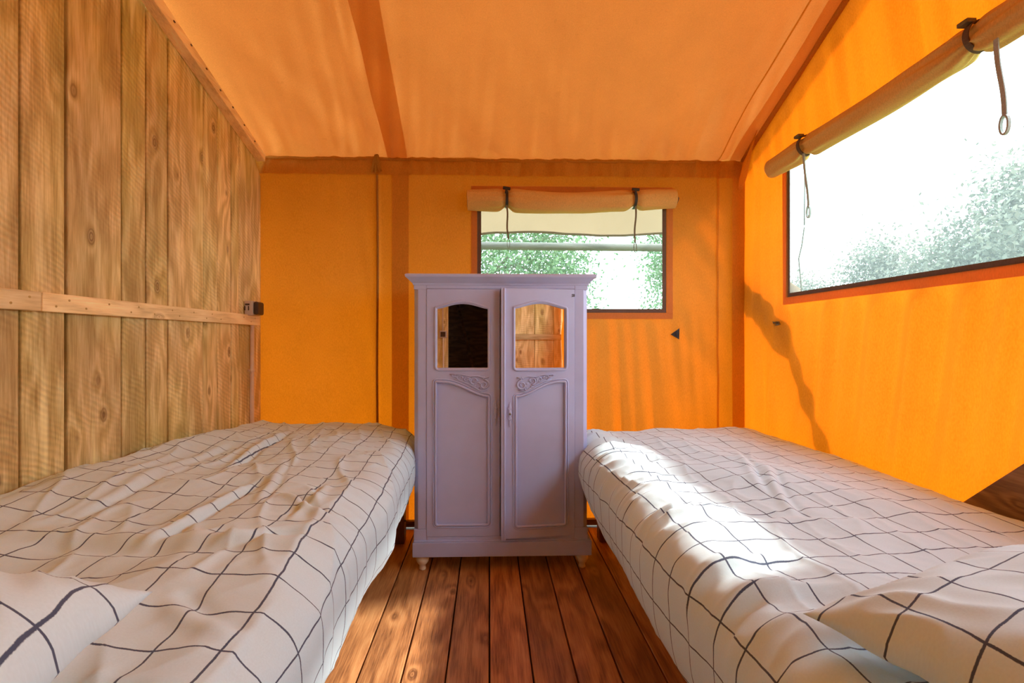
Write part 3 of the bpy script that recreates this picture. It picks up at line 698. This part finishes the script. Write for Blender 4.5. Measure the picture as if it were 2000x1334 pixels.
# wooden stay with a rolled cloth outside the right wall (its shadow falls on the canvas)
so = -SUN_DIR / abs(SUN_DIR.x)
W = lambda px, py, t=.13: atX(px, py, XR) + so*t
st = empty('outer_stay', (1.67, 2.3, -.30)); tag(st, 'slanting stay and cloth bundle outside whose shadow crosses the right canvas', 'stay')
m = MB(); p0 = W(1532, 665); p1 = W(1607, 880); dd = (p1 - p0).normalized()
endp = p1 + dd * ((p1.z + .30)/abs(dd.z))
m.tube([p0, p1, endp], .040, 10); build('pole', m, M['pole'], st)
m = MB(); pts = [W(1452, 580), W(1462, 585), W(1478, 593), W(1500, 622), W(1525, 655), W(1545, 700)]
m.tube(pts, [.075, .075, .060, .085, .066, .040], 12); build('cloth_bundle', m, M['fly'], st)

# ---------------------------------------------------------------- wardrobe
YW = 2.20; DEP = .45
wr = empty('wardrobe', (.055, YW + DEP/2, 0)); tag(wr, 'small lilac painted wardrobe with two mirrored doors on cream bun feet', 'wardrobe')
wx = lambda px: atY(px, 800, YW).x
wz = lambda py: atY(980, py, YW).z
xa, xb = wx(808), wx(1148); zt = wz(557); zpl = wz(1054); zp0 = wz(1085)
sl = wx(833); sr = wx(1122); ztd = wz(565); zbd = wz(1046)
m = MB()
m.box((xa + .008, YW + .03, zpl), (xa + .028, YW + DEP, zt)); m.box((xb - .028, YW + .03, zpl), (xb - .008, YW + DEP, zt))
m.box((xa + .01, YW + DEP - .012, zpl), (xb - .01, YW + DEP, zt)); m.box((xa + .01, YW + .03, zpl), (xb - .01, YW + DEP, zpl + .02)); m.box((xa + .01, YW + .02, zt - .02), (xb - .01, YW + DEP, zt))
build('carcass', m, M['lilac'], wr)
for (p, q, sgn) in ((xa, sl, 1), (sr, xb, -1)):
    m = MB()
    e0, e1 = (p, q) if sgn == 1 else (q, p)       # e0 = outer edge
    poly = [(e0, YW + .045), (e0, YW + .020), (e0 + sgn*.016, YW + .004), (e0 + sgn*.020, YW), (e1, YW), (e1, YW + .045)]
    m.prism(poly, 'z', zpl + .055, zt - .02)
    m.box((min(e0, e1), YW - .001, zpl - .005), (max(e0, e1), YW + .045, zpl + .055)); m.box((min(e0, e1), YW - .001, zt - .022), (max(e0, e1), YW + .045, zt))
    build('stile', m, M['lilac'], wr, bevel=.0025)
m = MB(); m.box((sl, YW, ztd + .002), (sr, YW + .03, zt)); build('face_rail', m, M['lilac'], wr, bevel=.0015); m = MB(); m.box((sl, YW, zpl - .005), (sr, YW + .03, zbd - .002)); build('face_rail', m, M['lilac'], wr, bevel=.0015)
# cornice: stepped profile mitred round three sides
prof = [(0, 0), (.003, .002), (.005, .010), (.010, .014), (.020, .024), (.031, .034), (.034, .036), (.036, .043), (.036, .048), (.030, .052), (0, .052)]
m = MB(); vs_c = []; n = len(prof)
for (px_, py_, sx, sy) in ((xa, YW + DEP, -1, 0), (xa, YW, -1, -1), (xb, YW, 1, -1), (xb, YW + DEP, 1, 0)):
    for (o_, z_) in prof: vs_c.append((px_ + sx*o_, py_ + (sy*o_), zt - .002 + z_))
fs_c = [(k*n + i, k*n + i + 1, (k+1)*n + i + 1, (k+1)*n + i) for k in range(3) for i in range(n - 1)]
fs_c += [(n-1, 2*n-1, 3*n-1, 4*n-1), (0, 3*n, 2*n, n), tuple(range(n))[::-1], tuple(range(3*n, 4*n))]
m.add(vs_c, fs_c); build('cornice', m, M['lilac'], wr, bevel=.001)
m = MB(); pa, pb = wx(806), wx(1155)
m.box((pa, YW - .012, zp0), (pb, YW + DEP, zpl - .006)); m.box((pa + .005, YW - .008, zpl - .006), (pb - .005, YW + DEP, zpl + .002)); build('plinth', m, M['lilac'], wr, bevel=.003)
prof = [(.016, 0), (.017, .004), (.016, .012), (.015, .020), (.022, .026), (.029, .036), (.0305, .044), (.028, .052), (.022, .057), (.021, .060), (.026, .063), (.026, .0665)]
sc = zp0/.0665
for fx_ in (wx(823.5), wx(1139)):
    for fy_ in (YW + .03, YW + DEP - .04):
        m = MB(); m.lathe([(r, z*sc) for r, z in prof], (fx_, fy_, 0), 24); build('bun_foot', m, M['cream'], wr)

def outline_mirror(x0, x1, z0, zs, zm, r=.0, n=24):     # arched top: shoulders at zs, crown at zm
    pts = [(x0, z0), (x1, z0), (x1, zs)]
    for i in range(1, n):
        t = i/n; x = x1 + (x0 - x1)*t
        s = math.sin(PI*t); z = zs + (zm - zs)*(s**1.35)
        pts.append((x, z))
    pts.append((x0, zs)); return pts
def rounded(pts, r, n=5, which=None):
    out = []; m_ = len(pts)
    for i, p in enumerate(pts):
        if which is not None and i not in which: out.append(p); continue
        a = Vector(pts[i-1]); b = Vector(p); c = Vector(pts[(i+1) % m_])
        u = (a - b).normalized(); w = (c - b).normalized(); rr = min(r, (a-b).length*.45, (c-b).length*.9)
        for k in range(n + 1):
            t = k/n; q = b + u*rr*(1-t)**2 + w*rr*t**2; out.append((q.x, q.y))
    return out
def offset(pts, d):
    out = []; m_ = len(pts)
    for i in range(m_):
        a = Vector(pts[i-1]); b = Vector(pts[i]); c = Vector(pts[(i+1) % m_])
        n1 = Vector(((b-a).y, -(b-a).x)); n2 = Vector(((c-b).y, -(c-b).x))
        if n1.length > 1e-9: n1.normalize()
        if n2.length > 1e-9: n2.normalize()
        nn = n1 + n2
        if nn.length < 1e-6: nn = n1
        nn.normalize(); k = d/max(.5, nn.dot(n1) if n1.length else 1); out.append((b.x + nn.x*k, b.y + nn.y*k))
    return out
def plate(name, outer, holes, thick, mat, parent, y, bev=.0015):    # flat plate in XZ with openings; front face at y (local to parent)
    cu = bpy.data.curves.new(name, 'CURVE'); cu.dimensions = '2D'; cu.fill_mode = 'BOTH'; cu.extrude = thick/2 - bev; cu.bevel_depth = bev; cu.bevel_resolution = 1
    for poly in [outer] + holes:
        sp = cu.splines.new('POLY'); sp.points.add(len(poly) - 1); sp.use_cyclic_u = True
        for i, p in enumerate(poly): sp.points[i].co = (p[0], p[1], 0, 1)
    tmp = bpy.data.objects.new('tmp', cu); COL.objects.link(tmp)
    dg = bpy.context.evaluated_depsgraph_get(); me = bpy.data.meshes.new_from_object(tmp.evaluated_get(dg))
    bpy.data.objects.remove(tmp); bpy.data.curves.remove(cu)
    me.name = name; me.transform(Matrix.Translation((0, y + thick/2, 0)) @ Matrix.Rotation(PI/2, 4, 'X')); me.materials.clear()
    me.polygons.foreach_set('use_smooth', [False]*len(me.polygons))
    o = bpy.data.objects.new(name, me); COL.objects.link(o); o.parent = parent; me.materials.append(mat)
    return o
def moulding(name, loops, r, mat, parent, y):
    mb = MB()
    for pts in loops: mb.tube([(p[0], y, p[1]) for p in pts], r, 8, closed=True, up=(0, 1, 0))
    me = mb.mesh(name); o = link(name, me, mat, parent, (0, 0, 0)); return o
def local(name, mb, mat, parent, bevel=0):
    me = mb.mesh(name); bm = bmesh.new(); bm.from_mesh(me); bmesh.ops.recalc_face_normals(bm, faces=bm.faces); bm.to_mesh(me); bm.free()
    return link(name, me, mat, parent, (0, 0, 0), bevel)

def make_door(side):
    # local frame: x from the hinge side, mirrored so x grows to the right in both; z absolute from the wardrobe base
    if side == 'left': x0, x1 = wx(834), wx(976); hinge = x0; rot = 0
    else: x0, x1 = wx(982), wx(1121.5) ; hinge = x1; rot = math.radians(6.3)
    base = wr.location
    piv = empty('tmp', (0, 0, 0)); bpy.data.objects.remove(piv)
    X = lambda px: wx(px) - hinge
    z0, z1 = zbd + .001, ztd - .001
    outer = [(x0 - hinge, z0), (x1 - hinge, z0), (x1 - hinge, z1), (x0 - hinge, z1)]
    if side == 'left': a, b = X(853), X(953)
    else: a, b = X(1004.5), X(1104)
    mir = rounded(outline_mirror(a, b, wz(719), wz(603), wz(593)), .006, 4, which=[0, 1])
    # lower panel: top edge sweeps from the high outer corner down to the inner one
    pa_, pb_ = (X(851), X(955)) if side == 'left' else (X(1006), X(1104))
    zlo, zhi, zin = wz(1024), wz(745), wz(773)
    top = []
    for i in range(25):
        t = i/24; s = 1 if t < .12 else (.5 + .5*math.cos(PI*min(1, (t - .12)/.86)))**.85
        top.append((t, zin + (zhi - zin)*s))
    if side == 'left': pts = [(pa_, zlo), (pb_, zlo)] + [(pa_ + (pb_ - pa_)*t, z) for t, z in reversed(top)]
    else: pts = [(pa_, zlo), (pb_, zlo)] + [(pb_ - (pb_ - pa_)*t, z) for t, z in top]
    pan = rounded(pts, .014, 5, which=[0, 1, 2, len(pts) - 1])
    door = plate('door', outer, [mir, pan], .022, M['lilac'], wr, 0, .0015)
    door.location = (hinge - base.x, YW - .003 - base.y, -base.z); door.rotation_euler = (0, 0, rot)
    tag(door, label='wardrobe door standing closed' if side == 'left' else 'wardrobe door standing slightly ajar')
    m = MB(); m.box((a - .012, .010, wz(719) - .012), (b + .012, .014, wz(591) + .004))
    o = local('mirror', m, M['mirror'], door)
    if side == 'right': o.rotation_euler = (math.radians(-.15), 0, 0)
    m = MB(); m.box((pa_ - .012, .008, zlo - .012), (pb_ + .012, .016, zhi + .012)); local('panel', m, M['lilac'], door)
    l1 = offset(mir, -.0) ; 
    moulding('moulding', [offset(rounded(outline_mirror(a - .006, b + .006, wz(719) - .008, wz(603) + .005, wz(593) + .009), .02, 6, which=[0, 1, 2, 26]), .0)], .0060, M['lilac'], door, -.001)
    moulding('moulding', [pan], .0062, M['lilac'], door, -.001)
    moulding('moulding', [offset(pan, .011)], .0035, M['lilac'], door, -.001)
    # carved scrolls
    sg = 1 if side == 'right' else -1          # scrolls are heaviest towards the middle of the wardrobe
    cx0 = X(1006) if side == 'right' else X(957)
    m = MB()
    def P(u, v): return (cx0 + sg*u*1.28, -.003, wz(746) + v*1.2)
    def spiral(u, v, r0, turns, start, dirn, thick):
        pts = []
        for i in range(26):
            t = i/25; a_ = start + dirn*turns*2*PI*t; r = r0*(1 - .82*t); pts.append(P(u + r*math.cos(a_), v + r*math.sin(a_)))
        m.tube(pts, [thick*(1 - .5*i/25) for i in range(26)], 6, flat=1)
    spiral(.022, -.010, .020, 1.5, PI/2, 1, .0045); spiral(.060, .006, .015, 1.3, -PI/2, 1, .0042)
    spiral(.088, .010, .012, 1.2, PI, -1, .0036); spiral(.040, -.024, .010, 1.1, 0, -1, .0032); spiral(.115, .020, .010, 1.2, -PI/2, 1, .0032)
    spiral(.136, .026, .008, 1.1, PI, -1, .0026)
    m.tube([P(.004, .020), P(.02, .016), P(.045, .024), P(.075, .022), P(.105, .030), P(.15, .031)], [.003, .004, .004, .0035, .003, .0015], 6)
    m.tube([P(.010, -.030), P(.035, -.036), P(.055, -.022), P(.075, -.010), P(.105, .004), P(.135, .012)], [.002, .004, .004, .0035, .003, .0015], 6)
    for (u, v, an, l) in ((.045, .004, .8, .02), (.052, -.012, -.5, .022), (.076, .002, 1.1, .016), (.070, .014, .2, .018), (.100, .014, .9, .014), (.122, .020, .1, .014), (.028, .012, 2.2, .014), (.034, -.006, .3, .016)):
        m.tube([P(u + l*t*math.cos(an), v + l*t*math.sin(an)) for t in np.linspace(0, 1, 6)], [.001, .0035, .0045, .004, .0025, .0008], 6)
    local('carving', m, M['lilac'], door)
    m = MB(); cz = [P(-.004, .028), P(-.004, -.030)]
    # escutcheon
    ex = X(994) if side == 'right' else X(968); ez = wz(806)
    m = MB()
    m.tube([(ex, -.002, ez + z) for z in np.linspace(-.062, .056, 15)], [.0015, .003, .0045, .0035, .005, .0075, .0065, .009, .010, .008, .0065, .0075, .005, .003, .001], 8, flat=.5)
    for s_ in (-1, 1):
        for z_ in (-.03, -.008, .018): m.tube([(ex, -.003, ez + z_), (ex + s_*.007, -.003, ez + z_ + .006), (ex + s_*.009, -.003, ez + z_ + .014)], [.002, .0028, .001], 6)
    es = local('escutcheon', m, M['lilac'], door)
    if side == 'right':
        m = MB(); m.tube([(ex, -.012, ez + .001), (ex, -.016, ez + .001)], .0055, 10); m.tube([(ex, -.0165, ez + .001), (ex, -.017, ez + .001)], .002, 6)
        local('keyhole', m, M['metal'], es)
        # overlapping meeting strip on the free edge, hinge on the other
        m = MB(); e = x0 - hinge; m.box((e - .012, -.010, z0 - .003), (e + .010, .008, z1 + .003)); m.tube([(e + .003, -.010, z0), (e + .003, -.010, z1)], .004, 8)
        local('meeting_strip', m, M['lilac'], door, bevel=.0025)
        m = MB()
        for z_ in (wz(575), wz(578.5)): m.box((-.012, -.0035, z_ - .0016), (.001, .004, z_ + .0016))
        m.box((-.0005, -.003, wz(578.5)), (.001, .004, wz(575))); local('hinge', m, M['dark_plastic'], door)
        m = MB(); m.box((-.004, -.003, wz(1010) - .02), (.001, .004, wz(1010) + .02)); local('hinge', m, M['lilac'], door)
make_door('left'); make_door('right')

# ---------------------------------------------------------------- beds
def bed(name_label, x0, x1, y0, y1, aisle):
    root = empty('bed', ((x0+x1)/2, (y0+y1)/2, 0)); tag(root, name_label, 'bed')
    for xx in (x0, x1 - .05):
        m = MB(); m.box((xx + (.008 if xx == x0 else 0), y0 + .01, .25), (xx + (.05 if xx == x0 else .042), y1 - .01, .36)); build('side_rail', m, M['red_wood'], root, bevel=.003)
    for yy in (y0 + .004, y1 - .034):
        m = MB(); m.box((x0 + .05, yy, .22), (x1 - .05, yy + .03, .36)); build('end_rail', m, M['red_wood'], root, bevel=.003)
    for xx in (x0, x1 - .06):
        for yy in (y0, y1 - .06):
            m = MB(); m.box((xx, yy, 0), (xx + .06, yy + .06, .37)); lg = build('leg', m, M['red_wood'], root, bevel=.003)
            if yy > y0 + .1:
                m = MB(); m.tube([(xx + .03 + .026*aisle, yy + .02, .12), (xx + .03 + .036*aisle, yy + .02, .12)], .006, 8); build('bolt', m, M['metal'], lg)
    for i in range(12):
        yy = y0 + .1 + i*(y1 - y0 - .25)/11; m = MB(); m.box((x0 + .05, yy, .335), (x1 - .05, yy + .065, .352)); build('slat', m, M['batten_x'], root, bevel=.002)
    return root
bed('left single bed with red-brown wooden frame beside the plank wall', -1.30, -.46, .30, 2.56, 1)
bed('right single bed with red-brown wooden frame beside the yellow canvas', .60, 1.46, .30, 2.56, -1)
for (x0, x1, lb) in ((-1.285, -.475, 'white mattress on the left bed under the duvet'), (.615, 1.445, 'white mattress on the right bed under the duvet')):
    m = MB(); m.box((x0, .32, .354), (x1, 2.54, .53)); o = build('mattress', m, M['mattress'], None, bevel=.05, seg=5); tag(o, lb, 'mattress')

def crease(X, Y, a, b, amp, wd, side=1):
    # a ridge beside a valley along segment a-b (world XY)
    ax, ay = a; bx, by = b; L2 = (bx-ax)**2 + (by-ay)**2; L = math.sqrt(L2)
    t = ((X-ax)*(bx-ax) + (Y-ay)*(by-ay))/L2; dist = ((X-ax)*(by-ay) - (Y-ay)*(bx-ax))/L
    dist = dist + .012*noise2(t*2.5, t*0 + amp*900, 71)
    e = sstep(-.12, .2, t)*sstep(1.12, .8, t)
    return amp*e*(np.exp(-((dist - side*wd)/wd)**2) - .8*np.exp(-((dist + side*wd*.6)/(wd*.8))**2))

def duvet(sgn, inner, outer, y0, y1, ztop, wall_h, hem, label, seed, creases, rad):
    # sgn -1: bed on the left (aisle at larger x).  p runs from wall side (0) to aisle; q along y
    W = abs(inner - outer)                     # flat part width, from outer (wall) to inner (start of the rounding)
    ph = PI/2*rad; side = hem
    pmax = W + ph + side; qmax = (y1 - y0) + ph + .16
    npp = int(pmax/.0048); nq = int(qmax/.0055)
    p = np.linspace(-.10, pmax, npp); q = np.linspace(0, qmax, nq); P_, Q_ = np.meshgrid(p, q, indexing='ij')
    # rounding towards the aisle and the foot, sharing a round corner in plan
    Rc = .10
    dp = np.clip(P_ - (W - Rc), 0, None); dq = np.clip(Q_ - (y1 - y0 - Rc), 0, None)
    d = np.hypot(dp, dq); ux_ = np.where(d > 1e-9, dp/np.maximum(d, 1e-9), 1); uy_ = np.where(d > 1e-9, dq/np.maximum(d, 1e-9), 0)
    dd = np.clip(d - Rc, 0, None); ang = np.clip(dd/rad, 0, PI/2)
    out = np.minimum(d, Rc) + rad*np.sin(ang); drop = rad*(1 - np.cos(ang)) + np.clip(dd - ph, 0, None)
    ax = np.minimum(P_, W - Rc) + out*ux_*(d > 0); ay = np.minimum(Q_, y1 - y0 - Rc) + out*uy_*(d > 0)
    hang = np.clip(dd - ph, 0, None)
    # belly of the hanging edge, then a slight tuck under
    bell = .018*np.sin(np.clip(drop/.30, 0, 1)*PI) - .03*sstep(.20, .40, drop)
    maxhang = side*(1 + .10*noise2(Q_*2.3, P_*0, seed+5) )
    ax = np.where(P_ < 0, P_*.28, ax)
    X = outer + (ax + bell*ux_)*(1 if sgn < 0 else -1)
    Y = y0 + ay + bell*uy_*.6
    # wall side turned down
    wd = np.clip(-P_, 0, None)
    Z = ztop + wall_h*sstep(.42, -.05, P_) - drop - 1.5*wd - .03*sstep(.10, 0, P_)
    Z = Z + .012*np.sin(np.clip(P_/W, 0, 1)*PI)
    foot = sstep(y1 - .55, y1 + .05, Y); Z = Z - wall_h*.6*foot*sstep(.42, -.05, P_)
    topm = sstep(.16, .0, drop)
    nx_ = ux_*np.sin(ang); ny_ = uy_*np.sin(ang); nz_ = np.cos(ang)
    wv = 0.016*noise2(X*2.6, Y*1.9, seed)*1.0
    wv += .010*noise2(X*6 + Y*2.0*sgn, Y*3.0, seed+1)
    rg = 1 - np.abs(noise2(X*7.5 - sgn*Y*1.6, Y*2.6 + X*1.2, seed+2))*2.2; wv += (.009 if sgn < 0 else .005)*np.clip(rg, -.2, 1)**3
    rg2 = 1 - np.abs(noise2(X*11 + sgn*Y*6, Y*8 - X*3, seed+3))*2.4; wv += (.0025 if sgn < 0 else .0012)*np.clip(rg2, 0, 1)**2
    wv += .0007*noise2(X*38, Y*34, seed+4)
    # puckers across the aisle edge
    edge = np.exp(-((P_ - W - .02)/.13)**2)
    pk = 1 - np.abs(noise2(Y*9.5, P_*2.2, seed+6))*2.2
    wv += (.021 if sgn > 0 else .005)*edge*np.clip(pk, -.3, 1)
    for (a, b, amp, wdt, sd) in creases: wv += crease(X, Y, a, b, amp, wdt, sd)*topm
    X = X + wv*nx_*(1 if sgn < 0 else -1); Y = Y + wv*ny_; Z = Z + wv*nz_
    # hem unevenness
    hm = sstep(0, side, hang); Z = Z + .03*noise2(Y*3.1, X*0, seed+7)*hm*ux_
    # the far end of the aisle edge hangs less
    Z = Z + .085*sstep(y1 - .75, y1, Y)*hm*(1 if sgn > 0 else .3)
    # cloth coordinates for the print
    rot = (.045 if sgn < 0 else -.06)
    U = P_ + .012*noise2(X*4, Y*3, seed+8) + rot*(Q_ - 1.0); V = Q_ + .012*noise2(X*3, Y*4, seed+9) - rot*P_
    uv = np.stack([U + 10.03, V + 10.06], -1).reshape(-1, 2)
    o = fast('duvet', np.stack([X, Y, Z], -1).reshape(-1, 3), grid_quads(npp, nq)[:, ::(1 if sgn < 0 else -1)], M['bedding'], None, uv)
    s = o.modifiers.new('thick', 'SOLIDIFY'); s.thickness = .010; s.offset = -1
    tag(o, label, 'duvet')
    return o
def g2(px, py, Z=.66): v = atZ(px, py, Z); return (v.x, v.y)
crL = [(g2(500, 935), g2(300, 1052), .016, .016, 1), (g2(560, 850, .64), g2(455, 905), .016, .016, 1), (g2(440, 870), g2(250, 960), .010, .018, 1),
       (g2(640, 985), g2(560, 955), .014, .016, -1), (g2(600, 1018), g2(420, 1062), .012, .018, 1), (g2(0, 1052), g2(640, 1058), .010, .030, -1),
       (g2(390, 900), g2(150, 1010), .008, .015, 1), (g2(560, 900), g2(520, 975), .009, .016, 1), (g2(330, 1148), g2(480, 1190), .010, .02, 1),
       (g2(640, 930), g2(560, 1000), .008, .013, -1)]
duvet(-1, -.475, -1.335, .20, 2.49, .635, .075, .17, 'blue-checked white duvet on the left bed beside the plank wall', 5, crL, .115)
crR = [(g2(1500, 905, .64), g2(1560, 985, .64), .010, .016, 1), (g2(1440, 865, .64), g2(1500, 945, .64), .009, .016, 1), (g2(1170, 960, .60), g2(1350, 940, .62), .009, .02, 1),
       (g2(1250, 1010, .6), g2(1430, 985, .62), .011, .02, 1), (g2(1300, 1120, .6), g2(1560, 1080, .62), .012, .02, -1), (g2(1330, 1190, .6), g2(1500, 1150, .62), .012, .02, 1),
       (g2(1400, 1000, .62), g2(1700, 1010, .62), .007, .03, 1)]
duvet(1, .565, 1.505, .20, 2.49, .605, .01, .15, 'blue-checked white duvet on the right bed beside the yellow canvas', 25, crR, .115)

def pillow(label, c, w, h, th, rz, tilt, seed, uvo, roll_=0):
    n = 150; U, V = np.meshgrid(np.linspace(-1, 1, n), np.linspace(-1, 1, n), indexing='ij')
    parts_v = []; parts_q = []; uvs = []
    for s in (1, -1):
        prof_ = (np.clip(1 - np.abs(U)**2.6, 0, 1)*np.clip(1 - np.abs(V)**2.6, 0, 1))**.55
        # edges drawn in between the corners
        px_ = U*(w/2)*(1 - .07*(1 - V**2)*np.abs(U)**3); py_ = V*(h/2)*(1 - .09*(1 - U**2)*np.abs(V)**3)
        z = th*prof_*(.78 if s == 1 else -.22)
        ed = np.abs(U)**4 + np.abs(V)**4
        z += prof_*(.012*noise2(U*2.2, V*2.2, seed + s) + .024*(1 - np.abs(noise2(U*6 + V*2, V*2.5, seed + 2))*2)*np.clip(ed, .15, 1)) + .006*noise2(U*3, V*3, seed + 3)
        parts_v.append(np.stack([px_, py_, z], -1).reshape(-1, 3)); q_ = grid_quads(n, n) + (0 if s == 1 else n*n); parts_q.append(q_ if s == 1 else q_[:, ::-1])
        uvs.append(np.stack([px_*1.1 + uvo[0], py_*1.1 + uvo[1]], -1).reshape(-1, 2))
    V_ = np.concatenate(parts_v); R = (Matrix.Rotation(rz, 3, 'Z') @ Matrix.Rotation(tilt, 3, 'X') @ Matrix.Rotation(roll_, 3, 'Y'))
    V_ = V_ @ np.array(R).T + np.array(c)
    o = fast('pillow', V_, np.concatenate(parts_q), M['bedding'], None, np.concatenate(uvs)); tag(o, label, 'pillow')
    b = o.modifiers.new('weld', 'WELD'); b.merge_threshold = .0004
    return o
pillow('blue-checked pillow at the near end of the left bed', (-.735, .32, .738), .68, .50, .19, .20, math.radians(1), 81, (10.02, 10.05), math.radians(-3))
pillow('blue-checked pillow at the near end of the right bed', (.95, .58, .662), .80, .50, .16, .25, math.radians(0), 91, (10.06, 10.01), math.radians(0))

# ---------------------------------------------------------------- socket and conduit on the left wall
so_ = atX(494, 603, XL + .03)
sk = empty('wall_socket', (XL, so_.y, so_.z)); tag(sk, 'grey wall socket with dark flap at the end of the plank wall', 'socket')
ys0, ys1 = so_.y - .045, so_.y + .045; zc = so_.z
m = MB(); m.box((XL + .004, ys0, zc - .040), (XL + .050, ys1, zc + .042)); bx_ = build('housing', m, M['grey'], sk, bevel=.005)
m = MB(); m.box((XL + .050, ys0 + .006, zc - .036), (XL + .075, ys1 - .004, zc + .038)); build('flap', m, M['dark_plastic'], sk, bevel=.010)
m = MB()
for k in (-.014, .006): m.box((XL + .02 + k, ys0 - .0015, zc - .012), (XL + .026 + k, ys0 + .001, zc + .012)); 
m.box((XL + .010, ys0 - .0012, zc + .016), (XL + .034, ys0 + .001, zc + .026)); build('marking', m, M['dark_plastic'], bx_)
cd = empty('conduit', (XL + .014, atX(492, 700, XL + .014).y, 0)); tag(cd, 'pale plastic conduit running down the plank wall below the socket', 'conduit')
yc = atX(492, 640, XL + .014).y
m = MB(); m.tube([(XL + .015, yc, 0), (XL + .015, yc, 1.186)], .011, 12); build('pipe', m, M['pipe'], cd)
for z in (.93, .45):
    m = MB(); m.tube([(XL + .015, yc, z - .008), (XL + .015, yc, z + .008)], .0135, 12); m.box((XL + .002, yc - .024, z - .006), (XL + .008, yc + .024, z + .006)); build('clip', m, M['pipe'], cd)

# dark board leaning between the right bed and the canvas
c0 = atX(1886, 968, 1.49); c1 = atX(2010, 888, 1.49); dv = (c1 - c0).normalized(); pv = Vector((0, -dv.z, dv.y)); 
if pv.z > 0: pv = -pv
q0 = c0 - dv*.78; q1 = c0 + dv*.75
m = MB(); ts = [q0, q1, q1 + pv*.30, q0 + pv*.30]
o = bpy.data.objects.new('leaning_board', None)
bpy.data.objects.remove(o)
lb = empty('leaning_board', (1.50, c0.y, .40)); tag(lb, 'dark brown wooden board leaning between right bed and canvas wall', 'board')
poly = [(t.y, max(.04, t.z)) for t in ts]
m.prism(poly, 'x', 1.512, 1.534)
M['board_lean'] = wood('dark_leaning_wood', 'y', [(.10,.045,.012), (.20,.10,.03), (.30,.16,.055)], .5, knots=.1, fine=.7)
build('plank', m, M['board_lean'], lb, bevel=.003)

# ---------------------------------------------------------------- trees outside
def tree(label, name, c, rx, ry, h, z0, n, leaf, mat, seed, group=None, clumps=26, trunk=.09):
    rs = np.random.RandomState(seed)
    root = empty(name, (c[0], c[1], -.30)); tag(root, label, 'tree' if 'tree' in name else 'bush', group)
    cc = rs.normal(size=(clumps, 3)); cc /= np.linalg.norm(cc, axis=1)[:, None]; cc *= rs.uniform(.45, .9, (clumps, 1))
    cen = np.array([c[0], c[1], (z0 + h)/2]); rad = np.array([rx, ry, (h - z0)/2])
    k = rs.randint(0, clumps, n); P = cen + (cc[k] + rs.normal(size=(n, 3))*.17)*rad
    P = P[P[:, 2] > -.28]; n = len(P)
    a = rs.normal(size=(n, 3)); a /= np.linalg.norm(a, axis=1)[:, None]; b = np.cross(a, rs.normal(size=(n, 3))); b /= np.linalg.norm(b, axis=1)[:, None]
    s = leaf*rs.uniform(.6, 1.3, (n, 1))
    V = np.stack([P - a*s, P + b*s*.45, P + a*s, P - b*s*.45], 1).reshape(-1, 3)
    o = fast('foliage', V, np.arange(n*4).reshape(-1, 4), mat, root, smooth=False); tag(o, kind='stuff')
    m = MB(); zt_ = z0 + (h - z0)*.45
    m.tube([(c[0] + .12*math.sin(t*3 + seed), c[1] + .1*math.sin(t*4), -.30 + (zt_ + .30)*t) for t in np.linspace(0, 1, 8)], [trunk*(1 - .5*t) for t in np.linspace(0, 1, 8)], 8); build('trunk', m, M['bark'], root)
    m = MB()
    for i in range(16):
        e = cen + cc[i % clumps]*rad*1.05; s0 = np.array([c[0], c[1], -.3 + (zt_ + .3)*rs.uniform(.5, 1)])
        mid = (s0 + e)/2 + rs.normal(size=3)*.18*rx*.5; m.tube([tuple(s0), tuple(mid), tuple(e)], [trunk*.35, trunk*.22, .006], 5)
    o = build('branch', m, M['bark'], root); tag(o, kind='stuff')
tree('leafy green tree filling the left half of the rear window', 'tree', (-.15, 7.2), 1.75, 1.3, 4.4, 0.4, 42000, .036, M['leaf'], 1, clumps=60)
tree('green tree crown at the right edge of the rear window', 'tree', (3.15, 7.6), .85, .9, 4.6, 0.2, 14000, .033, M['leaf'], 2)
tree('small green bush low behind the wardrobe in the rear window', 'bush', (1.33, 6.2), .34, .35, 1.95, -.2, 5000, .028, M['leaf'], 3, trunk=.03)
specs = [(9.0, 6.2, 1.6, 3.9, 'grey-green bush at the right edge beyond the right window'), (9.4, 8.0, 1.5, 4.2, 'tall grey-green bush beyond the middle of the right window'), (9.5, 9.6, 1.3, 3.3, 'lower grey-green bush left of the tall one beyond right window'),
         (10.0, 11.4, 1.5, 3.5, 'grey-green bush fourth from the right beyond right window'), (9.8, 13.2, 1.6, 3.0, 'low grey-green bush at the left corner of the right window'), (10.2, 4.2, 1.6, 4.6, 'grey-green bush nearest the camera beyond right window')]
for i, (x, y, r, h, lb_) in enumerate(specs):
    tree(lb_, 'bush', (x, y), r, r, h, -.3, 24000, .05, M['leaf_grey'], 20 + i, 'bushes beyond the right window', clumps=34, trunk=.06)
